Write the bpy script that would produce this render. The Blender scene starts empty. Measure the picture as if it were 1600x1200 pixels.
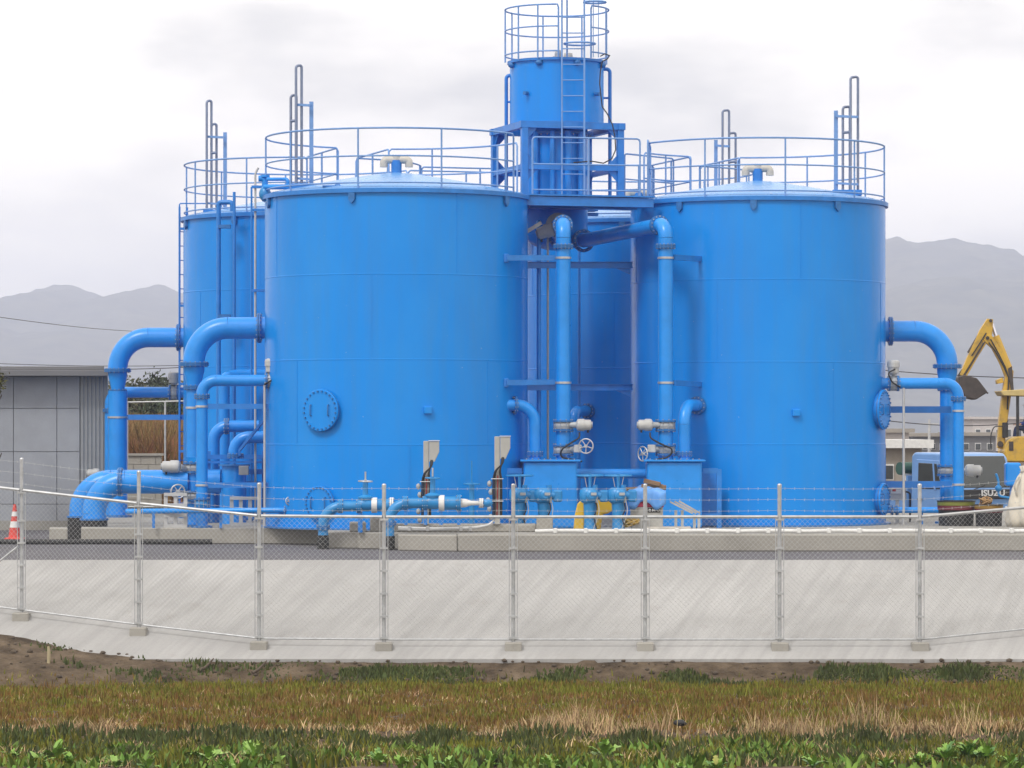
import bpy, math, random
import numpy as np
from mathutils import Vector, Matrix, noise

random.seed(7)
RNG = np.random.default_rng(11)
SC = bpy.context.scene
COL = SC.collection
PI = math.pi
rad = math.radians

# ------------------------------------------------------------------ camera, sky, sun, exposure
F = 5500.0            # focal length in photo pixels (1600 wide)
CZ = 2.16             # camera height above the yard
HY = 670.0            # photo row of the horizon
cam_d = bpy.data.cameras.new('camera')
cam_d.sensor_width = 36.0
cam_d.lens = 36.0 * F / 1600.0
cam_d.shift_y = (HY - 600.0) / 1600.0
cam_d.clip_start = 0.5
cam_d.clip_end = 30000
cam = bpy.data.objects.new('camera', cam_d)
cam.location = (0, 0, CZ)
cam.rotation_euler = (rad(90), 0, 0)
COL.objects.link(cam)
SC.camera = cam

SUN_EL, SUN_AZ = 50.0, 214.0      # azimuth measured clockwise from +Y (camera looks along +Y)
world = bpy.data.worlds.new('World')
SC.world = world
world.use_nodes = True
wn = world.node_tree
wn.nodes.clear()
wo = wn.nodes.new('ShaderNodeOutputWorld')
wb = wn.nodes.new('ShaderNodeBackground')
wb.inputs['Strength'].default_value = 0.1
sky = wn.nodes.new('ShaderNodeTexSky')
sky.sky_type = 'NISHITA'
sky.sun_disc = False
sky.sun_elevation = rad(SUN_EL)
sky.sun_rotation = rad(SUN_AZ)
tc = wn.nodes.new('ShaderNodeTexCoord')
mp = wn.nodes.new('ShaderNodeMapping')
mp.inputs['Scale'].default_value = (1.0, 1.0, 2.6)
mp.inputs['Location'].default_value = (0.37, 0.2, 0.1)
nz = wn.nodes.new('ShaderNodeTexNoise')
nz.inputs['Scale'].default_value = 9.0
nz.inputs['Detail'].default_value = 5.0
nz.inputs['Roughness'].default_value = 0.5
rmp = wn.nodes.new('ShaderNodeValToRGB')
rmp.color_ramp.elements[0].position = 0.33
rmp.color_ramp.elements[0].color = (7.7, 7.4, 7.0, 1)
rmp.color_ramp.elements[1].position = 0.58
rmp.color_ramp.elements[1].color = (14.2, 13.3, 12.0, 1)
mxw = wn.nodes.new('ShaderNodeMix')
mxw.data_type = 'RGBA'
mxw.inputs[0].default_value = 0.93
wn.links.new(tc.outputs['Generated'], mp.inputs['Vector'])
wn.links.new(mp.outputs['Vector'], nz.inputs['Vector'])
wn.links.new(nz.outputs['Fac'], rmp.inputs['Fac'])
wn.links.new(sky.outputs['Color'], mxw.inputs[6])
wn.links.new(rmp.outputs['Color'], mxw.inputs[7])
wn.links.new(mxw.outputs[2], wb.inputs['Color'])
wn.links.new(wb.outputs['Background'], wo.inputs['Surface'])

sun_d = bpy.data.lights.new('sun', 'SUN')
sun_d.energy = 1.5
sun_d.angle = rad(12)
sun_d.color = (1.0, 0.98, 0.95)
sun = bpy.data.objects.new('sun', sun_d)
az, el = rad(SUN_AZ), rad(SUN_EL)
sdir = Vector((math.sin(az) * math.cos(el), math.cos(az) * math.cos(el), math.sin(el)))
sun.rotation_euler = (-sdir).to_track_quat('-Z', 'Y').to_euler()
sun.location = (0, 0, 80)
COL.objects.link(sun)

SC.view_settings.view_transform = 'Standard'
SC.view_settings.look = 'None'
SC.view_settings.gamma = 1.0
SC.view_settings.use_curve_mapping = False
SC.view_settings.exposure = 0.37
SC.render.engine = 'CYCLES'
SC.cycles.max_bounces = 6
SC.cycles.diffuse_bounces = 3
SC.cycles.glossy_bounces = 3
SC.cycles.transmission_bounces = 4
SC.cycles.transparent_max_bounces = 8
SC.cycles.volume_bounces = 1
SC.cycles.use_denoising = True
SC.render.film_transparent = False

# ------------------------------------------------------------------ helpers
def P(px, py, Y):
    """photo pixel at distance Y -> world point"""
    return Vector(((px - 800.0) * Y / F, Y, CZ + (HY - py) * Y / F))
def PX(px, Y): return (px - 800.0) * Y / F
def PZ(py, Y): return CZ + (HY - py) * Y / F
def lin(r, g, b):
    f = lambda c: (c / 255.0) / 12.92 if c <= 10 else (((c / 255.0) + 0.055) / 1.055) ** 2.4
    return (f(r), f(g), f(b))

def material(name, col, rough=0.5, metal=0.0, var=0.08, scale=3.0, bump=0.0, bscale=40.0, spec=0.5,
             col2=None, thr=(0.35, 0.7), island=0.0, stretch=None, coat=0.0, rvar=0.0, trans=0.0):
    m = bpy.data.materials.new(name)
    m.use_nodes = True
    nt = m.node_tree
    b = nt.nodes['Principled BSDF']
    b.inputs['Roughness'].default_value = rough
    b.inputs['Metallic'].default_value = metal
    b.inputs['Specular IOR Level'].default_value = spec
    if coat: b.inputs['Coat Weight'].default_value = coat; b.inputs['Coat Roughness'].default_value = 0.15
    if trans: b.inputs['Transmission Weight'].default_value = trans
    t = nt.nodes.new('ShaderNodeTexCoord')
    mpp = nt.nodes.new('ShaderNodeMapping')
    if stretch: mpp.inputs['Scale'].default_value = stretch
    nt.links.new(t.outputs['Object'], mpp.inputs['Vector'])
    n = nt.nodes.new('ShaderNodeTexNoise')
    n.inputs['Scale'].default_value = scale
    n.inputs['Detail'].default_value = 6
    n.inputs['Roughness'].default_value = 0.6
    nt.links.new(mpp.outputs['Vector'], n.inputs['Vector'])
    r = nt.nodes.new('ShaderNodeValToRGB')
    c2 = col2 or tuple(min(1, c * (1 + var)) for c in col)
    c1 = col if col2 else tuple(c * (1 - var) for c in col)
    r.color_ramp.elements[0].position = thr[0]; r.color_ramp.elements[0].color = (*c1, 1)
    r.color_ramp.elements[1].position = thr[1]; r.color_ramp.elements[1].color = (*c2, 1)
    nt.links.new(n.outputs['Fac'], r.inputs['Fac'])
    out = r.outputs['Color']
    if island:
        g = nt.nodes.new('ShaderNodeNewGeometry')
        hs = nt.nodes.new('ShaderNodeHueSaturation')
        mr = nt.nodes.new('ShaderNodeMapRange')
        mr.inputs['To Min'].default_value = 1 - island; mr.inputs['To Max'].default_value = 1 + island
        nt.links.new(g.outputs['Random Per Island'], mr.inputs['Value'])
        nt.links.new(mr.outputs['Result'], hs.inputs['Value'])
        mr2 = nt.nodes.new('ShaderNodeMapRange')
        mr2.inputs['To Min'].default_value = 0.5 - island * 0.06; mr2.inputs['To Max'].default_value = 0.5 + island * 0.06
        m3 = nt.nodes.new('ShaderNodeMath'); m3.operation = 'FRACT'
        m4 = nt.nodes.new('ShaderNodeMath'); m4.operation = 'MULTIPLY'; m4.inputs[1].default_value = 17.3
        nt.links.new(g.outputs['Random Per Island'], m4.inputs[0]); nt.links.new(m4.outputs[0], m3.inputs[0])
        nt.links.new(m3.outputs[0], mr2.inputs['Value']); nt.links.new(mr2.outputs['Result'], hs.inputs['Hue'])
        nt.links.new(out, hs.inputs['Color']); out = hs.outputs['Color']
    nt.links.new(out, b.inputs['Base Color'])
    if rvar:
        n3 = nt.nodes.new('ShaderNodeTexNoise'); n3.inputs['Scale'].default_value = scale * 2.3
        nt.links.new(mpp.outputs['Vector'], n3.inputs['Vector'])
        mr3 = nt.nodes.new('ShaderNodeMapRange')
        mr3.inputs['To Min'].default_value = rough - rvar; mr3.inputs['To Max'].default_value = rough + rvar
        nt.links.new(n3.outputs['Fac'], mr3.inputs['Value']); nt.links.new(mr3.outputs['Result'], b.inputs['Roughness'])
    if bump:
        n2 = nt.nodes.new('ShaderNodeTexNoise')
        n2.inputs['Scale'].default_value = bscale; n2.inputs['Detail'].default_value = 4
        nt.links.new(mpp.outputs['Vector'], n2.inputs['Vector'])
        bp = nt.nodes.new('ShaderNodeBump'); bp.inputs['Strength'].default_value = bump
        bp.inputs['Distance'].default_value = 0.02
        nt.links.new(n2.outputs['Fac'], bp.inputs['Height']); nt.links.new(bp.outputs['Normal'], b.inputs['Normal'])
    return m

def tank_paint(name, base, dirt):
    """blue gloss paint with faint run-off streaks, chalky blotches and a slight plate waviness"""
    m = bpy.data.materials.new(name); m.use_nodes = True
    nt = m.node_tree; b = nt.nodes['Principled BSDF']
    t = nt.nodes.new('ShaderNodeTexCoord')
    def nzn(sc, st, det=5):
        mpp = nt.nodes.new('ShaderNodeMapping'); mpp.inputs['Scale'].default_value = st
        nt.links.new(t.outputs['Object'], mpp.inputs['Vector'])
        n = nt.nodes.new('ShaderNodeTexNoise'); n.inputs['Scale'].default_value = sc; n.inputs['Detail'].default_value = det
        nt.links.new(mpp.outputs['Vector'], n.inputs['Vector']); return n
    b.inputs['Specular IOR Level'].default_value = 0.27
    streak = nzn(5.0, (1, 1, 0.07)); blotch = nzn(0.9, (1, 1, 0.6)); wave = nzn(1.1, (1, 1, 0.45), 2); speck = nzn(16.0, (1, 1, 1), 3)
    r1 = nt.nodes.new('ShaderNodeMapRange'); r1.inputs['From Min'].default_value = 0.42; r1.inputs['From Max'].default_value = 0.78
    r1.inputs['To Max'].default_value = 0.34
    nt.links.new(streak.outputs['Fac'], r1.inputs['Value'])
    r2 = nt.nodes.new('ShaderNodeMapRange'); r2.inputs['From Min'].default_value = 0.4; r2.inputs['From Max'].default_value = 0.75
    r2.inputs['To Max'].default_value = 0.34
    nt.links.new(blotch.outputs['Fac'], r2.inputs['Value'])
    m1 = nt.nodes.new('ShaderNodeMix'); m1.data_type = 'RGBA'; m1.inputs[6].default_value = (*base, 1); m1.inputs[7].default_value = (*dirt, 1)
    nt.links.new(r1.outputs['Result'], m1.inputs[0])
    m2 = nt.nodes.new('ShaderNodeMix'); m2.data_type = 'RGBA'; m2.inputs[7].default_value = (base[0] + 0.03, base[1] + 0.07, base[2] * 1.03, 1)
    nt.links.new(r2.outputs['Result'], m2.inputs[0]); nt.links.new(m1.outputs[2], m2.inputs[6])
    r4 = nt.nodes.new('ShaderNodeMapRange'); r4.inputs['From Min'].default_value = 0.735; r4.inputs['From Max'].default_value = 0.78
    r4.inputs['To Max'].default_value = 0.35
    nt.links.new(speck.outputs['Fac'], r4.inputs['Value'])
    m3 = nt.nodes.new('ShaderNodeMix'); m3.data_type = 'RGBA'; m3.inputs[7].default_value = (0.45, 0.55, 0.65, 1)
    nt.links.new(r4.outputs['Result'], m3.inputs[0]); nt.links.new(m2.outputs[2], m3.inputs[6])
    nt.links.new(m3.outputs[2], b.inputs['Base Color'])
    r3 = nt.nodes.new('ShaderNodeMapRange'); r3.inputs['To Min'].default_value = 0.14; r3.inputs['To Max'].default_value = 0.32
    nt.links.new(blotch.outputs['Fac'], r3.inputs['Value']); nt.links.new(r3.outputs['Result'], b.inputs['Roughness'])
    bp = nt.nodes.new('ShaderNodeBump'); bp.inputs['Strength'].default_value = 0.35; bp.inputs['Distance'].default_value = 0.05
    nt.links.new(wave.outputs['Fac'], bp.inputs['Height']); nt.links.new(bp.outputs['Normal'], b.inputs['Normal'])
    return m

def concrete(name, base, streak=0.0, scale=0.9, ang=0.0, freq=3.0, stain=(0.28, 0.27, 0.25)):
    """weathered concrete: blotches, fine grain, optional broom lines at an angle, dark stains"""
    m = bpy.data.materials.new(name); m.use_nodes = True
    nt = m.node_tree; b = nt.nodes['Principled BSDF']; b.inputs['Roughness'].default_value = 0.9
    b.inputs['Specular IOR Level'].default_value = 0.2
    t = nt.nodes.new('ShaderNodeTexCoord')
    def nzn(sc, det=6, st=(1, 1, 1), rz=0):
        mpp = nt.nodes.new('ShaderNodeMapping'); mpp.inputs['Scale'].default_value = st; mpp.inputs['Rotation'].default_value = (0, 0, rz)
        mpp.vector_type = 'POINT'
        nt.links.new(t.outputs['Object'], mpp.inputs['Vector'])
        n = nt.nodes.new('ShaderNodeTexNoise'); n.inputs['Scale'].default_value = sc; n.inputs['Detail'].default_value = det
        nt.links.new(mpp.outputs['Vector'], n.inputs['Vector']); return n
    big = nzn(scale); fine = nzn(22.0, 5); st_ = nzn(2.1, 6)
    r = nt.nodes.new('ShaderNodeValToRGB')
    r.color_ramp.elements[0].position = 0.3; r.color_ramp.elements[0].color = (*[c * 0.86 for c in base], 1)
    r.color_ramp.elements[1].position = 0.7; r.color_ramp.elements[1].color = (*[c * 1.08 for c in base], 1)
    nt.links.new(big.outputs['Fac'], r.inputs['Fac'])
    cur = r.outputs['Color']
    def mixin(fac_out, lo, hi, to, col):
        nonlocal cur
        mr = nt.nodes.new('ShaderNodeMapRange'); mr.inputs['From Min'].default_value = lo; mr.inputs['From Max'].default_value = hi; mr.inputs['To Max'].default_value = to
        nt.links.new(fac_out, mr.inputs['Value'])
        mx = nt.nodes.new('ShaderNodeMix'); mx.data_type = 'RGBA'; mx.inputs[7].default_value = (*col, 1)
        nt.links.new(mr.outputs['Result'], mx.inputs[0]); nt.links.new(cur, mx.inputs[6]); cur = mx.outputs[2]
    mixin(fine.outputs['Fac'], 0.45, 0.8, 0.35, [c * 0.7 for c in base])
    mixin(st_.outputs['Fac'], 0.6, 0.75, 0.55, stain)
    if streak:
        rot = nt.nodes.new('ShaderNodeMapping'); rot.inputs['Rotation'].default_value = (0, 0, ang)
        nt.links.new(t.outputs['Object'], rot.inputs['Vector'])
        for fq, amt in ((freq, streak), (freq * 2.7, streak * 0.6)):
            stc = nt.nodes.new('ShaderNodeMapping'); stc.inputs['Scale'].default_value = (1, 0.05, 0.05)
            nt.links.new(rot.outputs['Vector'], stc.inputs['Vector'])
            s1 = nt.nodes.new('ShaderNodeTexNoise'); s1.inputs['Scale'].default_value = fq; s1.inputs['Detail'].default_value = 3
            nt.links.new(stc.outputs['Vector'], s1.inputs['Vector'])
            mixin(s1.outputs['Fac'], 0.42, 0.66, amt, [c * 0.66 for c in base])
    nt.links.new(cur, b.inputs['Base Color'])
    bp = nt.nodes.new('ShaderNodeBump'); bp.inputs['Strength'].default_value = 0.3; bp.inputs['Distance'].default_value = 0.01
    nt.links.new(fine.outputs['Fac'], bp.inputs['Height']); nt.links.new(bp.outputs['Normal'], b.inputs['Normal'])
    return m

def basis(d):
    d = Vector(d).normalized()
    a = Vector((0, 0, 1)) if abs(d.z) < 0.9 else Vector((1, 0, 0))
    u = d.cross(a).normalized()
    v = d.cross(u).normalized()
    return u, v, d

class MB:
    """collects shapes for one mesh; every shape keeps its own vertices so edges stay crisp"""
    def __init__(self): self.v = []; self.f = []; self.s = []
    def add(self, vs, fs, smooth=False):
        o = len(self.v)
        self.v += [tuple(x) for x in vs]
        self.f += [tuple(i + o for i in f) for f in fs]
        self.s += [smooth] * len(fs)
        return self
    def box(self, c, s, yaw=0.0, R=None):
        c = Vector(c); hx, hy, hz = s[0] / 2, s[1] / 2, s[2] / 2
        M = R if R is not None else Matrix.Rotation(yaw, 3, 'Z')
        vs = [c + M @ Vector((x * hx, y * hy, z * hz)) for z in (-1, 1) for y in (-1, 1) for x in (-1, 1)]
        return self.add(vs, [(0, 2, 3, 1), (4, 5, 7, 6), (0, 1, 5, 4), (2, 6, 7, 3), (0, 4, 6, 2), (1, 3, 7, 5)])
    def beam(self, p0, p1, w, h, up=(0, 0, 1)):
        p0, p1 = Vector(p0), Vector(p1)
        d = (p1 - p0).normalized(); up = Vector(up)
        if abs(d.dot(up)) > 0.95: up = Vector((0, 1, 0))
        x = d.cross(up).normalized(); z = x.cross(d).normalized()
        vs = [p + x * (a * w / 2) + z * (b * h / 2) for p in (p0, p1) for b in (-1, 1) for a in (-1, 1)]
        return self.add(vs, [(0, 1, 3, 2), (4, 6, 7, 5), (0, 4, 5, 1), (2, 3, 7, 6), (0, 2, 6, 4), (1, 5, 7, 3)])
    def tube(self, pts, r, n=12, caps=True, closed=False):
        pts = [Vector(p) for p in pts]; m = len(pts)
        rs = list(r) if isinstance(r, (list, tuple)) else [r] * m
        tan = []
        for i in range(m):
            if closed: t = pts[(i + 1) % m] - pts[i - 1]
            else: t = pts[min(i + 1, m - 1)] - pts[max(i - 1, 0)]
            tan.append(t.normalized())
        u, v, _ = basis(tan[0])
        vs = []
        for i in range(m):
            if i:
                q = tan[i - 1].rotation_difference(tan[i]); u = q @ u; v = q @ v
            for k in range(n):
                a = 2 * PI * k / n
                vs.append(pts[i] + (u * math.cos(a) + v * math.sin(a)) * rs[i])
        fs = []
        for i in range(m if closed else m - 1):
            for k in range(n):
                a, b2 = i * n + k, i * n + (k + 1) % n
                c, d = ((i + 1) % m) * n + (k + 1) % n, ((i + 1) % m) * n + k
                fs.append((a, d, c, b2))
        self.add(vs, fs, True)
        if caps and not closed:
            self.add(vs[:n], [tuple(range(n))]); self.add(vs[-n:], [tuple(reversed(range(n)))])
        return self
    def lathe(self, prof, o=(0, 0, 0), axis=(0, 0, 1), n=32, smooth=False, a0=0.0, a1=2 * PI):
        o = Vector(o); u, v, d = basis(axis)
        full = abs(a1 - a0 - 2 * PI) < 1e-6
        k_n = n if full else n + 1
        ang = [a0 + (a1 - a0) * k / n for k in range(k_n)]
        def ring(r, h): return [o + d * h + (u * math.cos(a) + v * math.sin(a)) * r for a in ang]
        def faces(m):
            fs = []
            for i in range(m - 1):
                for k in range(n):
                    k2 = (k + 1) % k_n
                    fs.append((i * k_n + k, i * k_n + k2, (i + 1) * k_n + k2, (i + 1) * k_n + k))
            return fs
        if smooth:
            vs = []
            for r, h in prof: vs += ring(max(r, 1e-5), h)
            self.add(vs, faces(len(prof)), True)
        else:
            for (r0, h0), (r1, h1) in zip(prof[:-1], prof[1:]):
                self.add(ring(max(r0, 1e-5), h0) + ring(max(r1, 1e-5), h1), faces(2), True)
        return self
    def cyl(self, p0, p1, r, n=16, r1=None):
        return self.tube([p0, p1], [r, r if r1 is None else r1], n)
    def prism(self, poly, p, ax, ay, depth):
        """polygon poly[(a,b)] in plane p+a*ax+b*ay, extruded both ways along the normal"""
        p = Vector(p); ax = Vector(ax).normalized(); ay = Vector(ay).normalized(); nrm = ax.cross(ay).normalized()
        n = len(poly)
        a = [p + ax * x + ay * y - nrm * depth / 2 for x, y in poly]
        b = [p + ax * x + ay * y + nrm * depth / 2 for x, y in poly]
        fs = [tuple(reversed(range(n))), tuple(range(n, 2 * n))]
        fs += [(i, (i + 1) % n, n + (i + 1) % n, n + i) for i in range(n)]
        return self.add(a + b, fs)
    def sphere(self, c, r, n=12, sq=(1, 1, 1)):
        c = Vector(c); vs = []; m = n // 2
        for i in range(m + 1):
            th = PI * i / m
            for k in range(n):
                a = 2 * PI * k / n
                vs.append(c + Vector((math.sin(th) * math.cos(a) * r * sq[0], math.sin(th) * math.sin(a) * r * sq[1], math.cos(th) * r * sq[2])))
        fs = [(i * n + k, (i + 1) * n + k, (i + 1) * n + (k + 1) % n, i * n + (k + 1) % n) for i in range(m) for k in range(n)]
        return self.add(vs, fs, True)

def mesh_from(name, v, f, s=None):
    me = bpy.data.meshes.new(name)
    me.from_pydata(v, [], f)
    if s is not None: me.polygons.foreach_set('use_smooth', s)
    me.update()
    return me

ROOT = {}
def tag(o, label=None, cat=None, group=None, kind=None):
    if label: o['label'] = label
    if cat: o['category'] = cat
    if group: o['group'] = group
    if kind: o['kind'] = kind
    return o
def thing(name, label, cat, loc, group=None):
    o = bpy.data.objects.new(name, None)
    o.empty_display_size = 0.2
    o.location = Vector(loc)
    COL.objects.link(o)
    ROOT[o.name] = Vector(loc)
    return tag(o, label, cat, group)
def part(name, mb, mat, parent=None, label=None, bevel=0.0, kind=None, seg=1, origin=None):
    org = ROOT[parent.name] if parent is not None else Vector(origin or (0, 0, 0))
    vs = [(x - org.x, y - org.y, z - org.z) for x, y, z in mb.v]
    me = mesh_from(name, vs, mb.f, mb.s)
    me.materials.append(mat)
    o = bpy.data.objects.new(name, me)
    if parent is not None: o.parent = parent
    else: o.location = org
    COL.objects.link(o)
    ROOT[o.name] = org
    if label: o['label'] = label
    if name in ('bolt_ring', 'stud', 'lid_bolts', 'pipe_fittings', 'weld_seam', 'label_marks'): kind = 'stuff'
    if kind: o['kind'] = kind
    if bevel:
        bv = o.modifiers.new('edge', 'BEVEL'); bv.width = bevel; bv.segments = seg; bv.limit_method = 'ANGLE'
    return o
def copy_part(src, parent, off):
    c = src.copy(); COL.objects.link(c); c.parent = parent; c.location = Vector(src.location) + Vector(off); return c

def arc(c, r, a0, a1, n, z=None, ux=Vector((1, 0, 0)), uy=Vector((0, 1, 0))):
    c = Vector(c)
    return [c + ux * (r * math.cos(a0 + (a1 - a0) * i / n)) + uy * (r * math.sin(a0 + (a1 - a0) * i / n)) for i in range(n + 1)]
def round_path(pts, br, n=8):
    """polyline with rounded corners"""
    pts = [Vector(p) for p in pts]; out = [pts[0]]
    for i in range(1, len(pts) - 1):
        a = (pts[i - 1] - pts[i]); b = (pts[i + 1] - pts[i])
        out += corner(pts[i], a.normalized(), b.normalized(), min(br, a.length * 0.49, b.length * 0.49), n)
    return out + [pts[-1]]
def corner(p, a, b, t, n):
    """arc tangent to both legs; t = distance from the corner to the tangent points"""
    ang = a.angle(b); r = t * math.tan(ang / 2)
    bis = (a + b).normalized(); c = p + bis * (r / math.sin(ang / 2))
    s = (p + a * t) - c; e = (p + b * t) - c
    sw = s.angle(e); ax = s.cross(e).normalized()
    return [c + Matrix.Rotation(sw * i / n, 3, ax) @ s for i in range(n + 1)]

# ------------------------------------------------------------------ materials
BLUE = (0.001, 0.235, 0.735)
M = {}
M['tank'] = tank_paint('tank_blue_paint', BLUE, (0.05, 0.20, 0.46))
M['pipe'] = material('pipe_blue_paint', (0.010, 0.255, 0.745), 0.32, var=0.10, scale=2.5, rvar=0.1, bump=0.05, bscale=8)
M['steel'] = material('steel_blue_paint', (0.015, 0.185, 0.57), 0.38, var=0.12, scale=4)
M['flange'] = material('flange_blue_paint', (0.02, 0.15, 0.42), 0.45, var=0.18, scale=14)
M['rail'] = material('handrail_bloomed_blue', (0.15, 0.30, 0.60), 0.35, var=0.1, scale=5)  # blue lightened to carry the bloom of the bright sky around thin rails
M['valve'] = material('valve_cyan_paint', (0.022, 0.235, 0.55), 0.35, var=0.12, scale=6)
M['bolt'] = material('zinc_bolts', (0.33, 0.38, 0.46), 0.4, metal=0.6, var=0.3, scale=30)
M['motor'] = material('actuator_grey_paint', (0.46, 0.46, 0.45), 0.4, var=0.1, scale=8)
M['gear'] = material('gearbox_grey_cast', (0.36, 0.38, 0.40), 0.5, var=0.15, scale=12)
M['cable'] = material('black_cable', (0.012, 0.012, 0.014), 0.5, var=0.2)
M['black'] = material('black_rubber', (0.018, 0.018, 0.02), 0.6, var=0.25, scale=9)
M['vent'] = material('vent_cream_paint', (0.50, 0.47, 0.42), 0.5, var=0.1, scale=6)
M['roof_sheen'] = material('tank_roof_sky_tint', (0.12, 0.32, 0.66), 0.28, var=0.08, scale=2, rvar=0.08)  # paler than the shell: the sky's reflection is put into the colour
M['galv'] = material('galvanised_steel', (0.50, 0.51, 0.52), 0.42, metal=0.55, var=0.16, scale=7, rvar=0.1)
M['wire'] = material('galvanised_wire', (0.52, 0.53, 0.53), 0.5, metal=0.2, var=0.12, scale=3)
M['inox'] = material('bare_steel_pipe', (0.20, 0.245, 0.36), 0.4, metal=0.3, var=0.15, scale=5)
M['conduit'] = material('grey_conduit', (0.46, 0.46, 0.46), 0.5, var=0.1, scale=6)
M['hood'] = material('grey_cable_hood', (0.40, 0.395, 0.37), 0.5, var=0.08, scale=5)
M['white'] = material('white_coating', (0.68, 0.68, 0.67), 0.45, var=0.08, scale=8)
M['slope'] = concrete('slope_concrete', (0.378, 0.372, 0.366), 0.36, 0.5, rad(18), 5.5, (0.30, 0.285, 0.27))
M['plinth'] = concrete('plinth_concrete', (0.33, 0.315, 0.285), 0.0, 0.8, 0, 3, (0.23, 0.22, 0.19))
M['road'] = concrete('road_asphalt', (0.125, 0.12, 0.13), 0.0, 0.6, 0, 3, (0.10, 0.10, 0.105))
M['yellow'] = material('yellow_plastic', (0.66, 0.42, 0.03), 0.4, var=0.1, scale=6)
M['wood'] = material('old_timber', (0.20, 0.12, 0.065), 0.8, var=0.3, scale=9, stretch=(0.15, 1, 1))
M['plank'] = material('pale_planks', (0.42, 0.39, 0.34), 0.8, var=0.2, scale=9)

# ------------------------------------------------------------------ terrain
FIELD = -1.69
SLOPE_Y0, SLOPE_Y1, SLOPE_Z0 = 53.5, 58.0, -1.34
def sl(Y): return SLOPE_Z0 + (Y - SLOPE_Y0) * (0 - SLOPE_Z0) / (SLOPE_Y1 - SLOPE_Y0)
def sstep(a, b, x):
    t = min(1, max(0, (x - a) / (b - a))); return t * t * (3 - 2 * t)
def toe(X):
    return 53.5 + 1.55 * sstep(-4.8, -9.5, X) + 0.05 * noise.noise(Vector((X * 1.3, 0, 4)))
def bank_foot(X): return toe(X) - 0.75 - 1.9 * sstep(-4.0, -8.5, X)
def ground_h(X, Y):
    t = toe(X); sL = sstep(-4.0, -8.5, X); bank0 = t - 0.75 - 1.9 * sL
    n1 = noise.noise(Vector((X * 1.1, Y * 1.1, 0))) * 0.05 + noise.noise(Vector((X * 4.1, Y * 4.1, 3))) * 0.02
    if Y < bank0: 
        h = FIELD + n1 * 0.6
        h += 0.13 * math.exp(-((Y - 43.45 - 0.2 * math.sin(X * 0.4)) / 0.55) ** 2)     # low bund with dry grass
        return h
    if Y < t:
        k = (Y - bank0) / (t - bank0)
        return FIELD + (sl(t) - 0.015 - FIELD) * (k ** (0.8 - 0.4 * sL)) + n1 * 1.1 * (1 - abs(2 * k - 1) ** 3)
    if Y < SLOPE_Y1: return sl(Y) - 0.14 if abs(X) < 60 else sl(Y)
    low = -0.5 * sstep(8.2, 9.6, X) * sstep(74, 77, Y)
    return -0.12 * (1 if Y < 62 or abs(X) < 60 else 1) + low
def axis_vals(segs):
    out = []
    for a, b, st in segs:
        n = max(1, int(round((b - a) / st))); out += [a + (b - a) * i / n for i in range(n)]
    return out + [segs[-1][1]]
gx = axis_vals([(-5800, -400, 600), (-400, -60, 40), (-60, -14, 4), (-14, 14, 0.14), (14, 60, 4), (60, 400, 40), (400, 5800, 600)])
gy = axis_vals([(-250, 0, 50), (0, 36, 4), (36, 42.5, 0.4), (42.5, 44, 0.16), (44, 45.5, 0.16), (45.5, 51, 0.4), (51, 55.4, 0.11), (55.4, 58, 0.5), (58, 73, 3), (73, 78, 0.5), (78, 140, 6), (140, 500, 40), (500, 5300, 480)])
gv = [(x, y, ground_h(x, y)) for y in gy for x in gx]
nx = len(gx)
gf = [(j * nx + i, j * nx + i + 1, (j + 1) * nx + i + 1, (j + 1) * nx + i) for j in range(len(gy) - 1) for i in range(nx - 1)]
def soil_material():
    m = bpy.data.materials.new('soil'); m.use_nodes = True
    nt = m.node_tree; b = nt.nodes['Principled BSDF']; b.inputs['Roughness'].default_value = 0.95; b.inputs['Specular IOR Level'].default_value = 0.15
    t = nt.nodes.new('ShaderNodeTexCoord')
    n = nt.nodes.new('ShaderNodeTexNoise'); n.inputs['Scale'].default_value = 2.2; n.inputs['Detail'].default_value = 8; n.inputs['Roughness'].default_value = 0.65
    nt.links.new(t.outputs['Object'], n.inputs['Vector'])
    r = nt.nodes.new('ShaderNodeValToRGB')
    e = r.color_ramp.elements
    e[0].position = 0.32; e[0].color = (0.040, 0.029, 0.019, 1); e[1].position = 0.72; e[1].color = (0.17, 0.128, 0.088, 1)
    x = e.new(0.5); x.color = (0.095, 0.070, 0.047, 1)
    nt.links.new(n.outputs['Fac'], r.inputs['Fac']); nt.links.new(r.outputs['Color'], b.inputs['Base Color'])
    n2 = nt.nodes.new('ShaderNodeTexNoise'); n2.inputs['Scale'].default_value = 14; n2.inputs['Detail'].default_value = 6
    nt.links.new(t.outputs['Object'], n2.inputs['Vector'])
    bp = nt.nodes.new('ShaderNodeBump'); bp.inputs['Strength'].default_value = 0.8; bp.inputs['Distance'].default_value = 0.06
    nt.links.new(n2.outputs['Fac'], bp.inputs['Height']); nt.links.new(bp.outputs['Normal'], b.inputs['Normal'])
    return m
M['soil'] = soil_material()
me = mesh_from('ground', gv, gf, [True] * len(gf)); me.materials.append(M['soil'])
g = bpy.data.objects.new('ground', me); COL.objects.link(g); tag(g, kind='structure')

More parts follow.
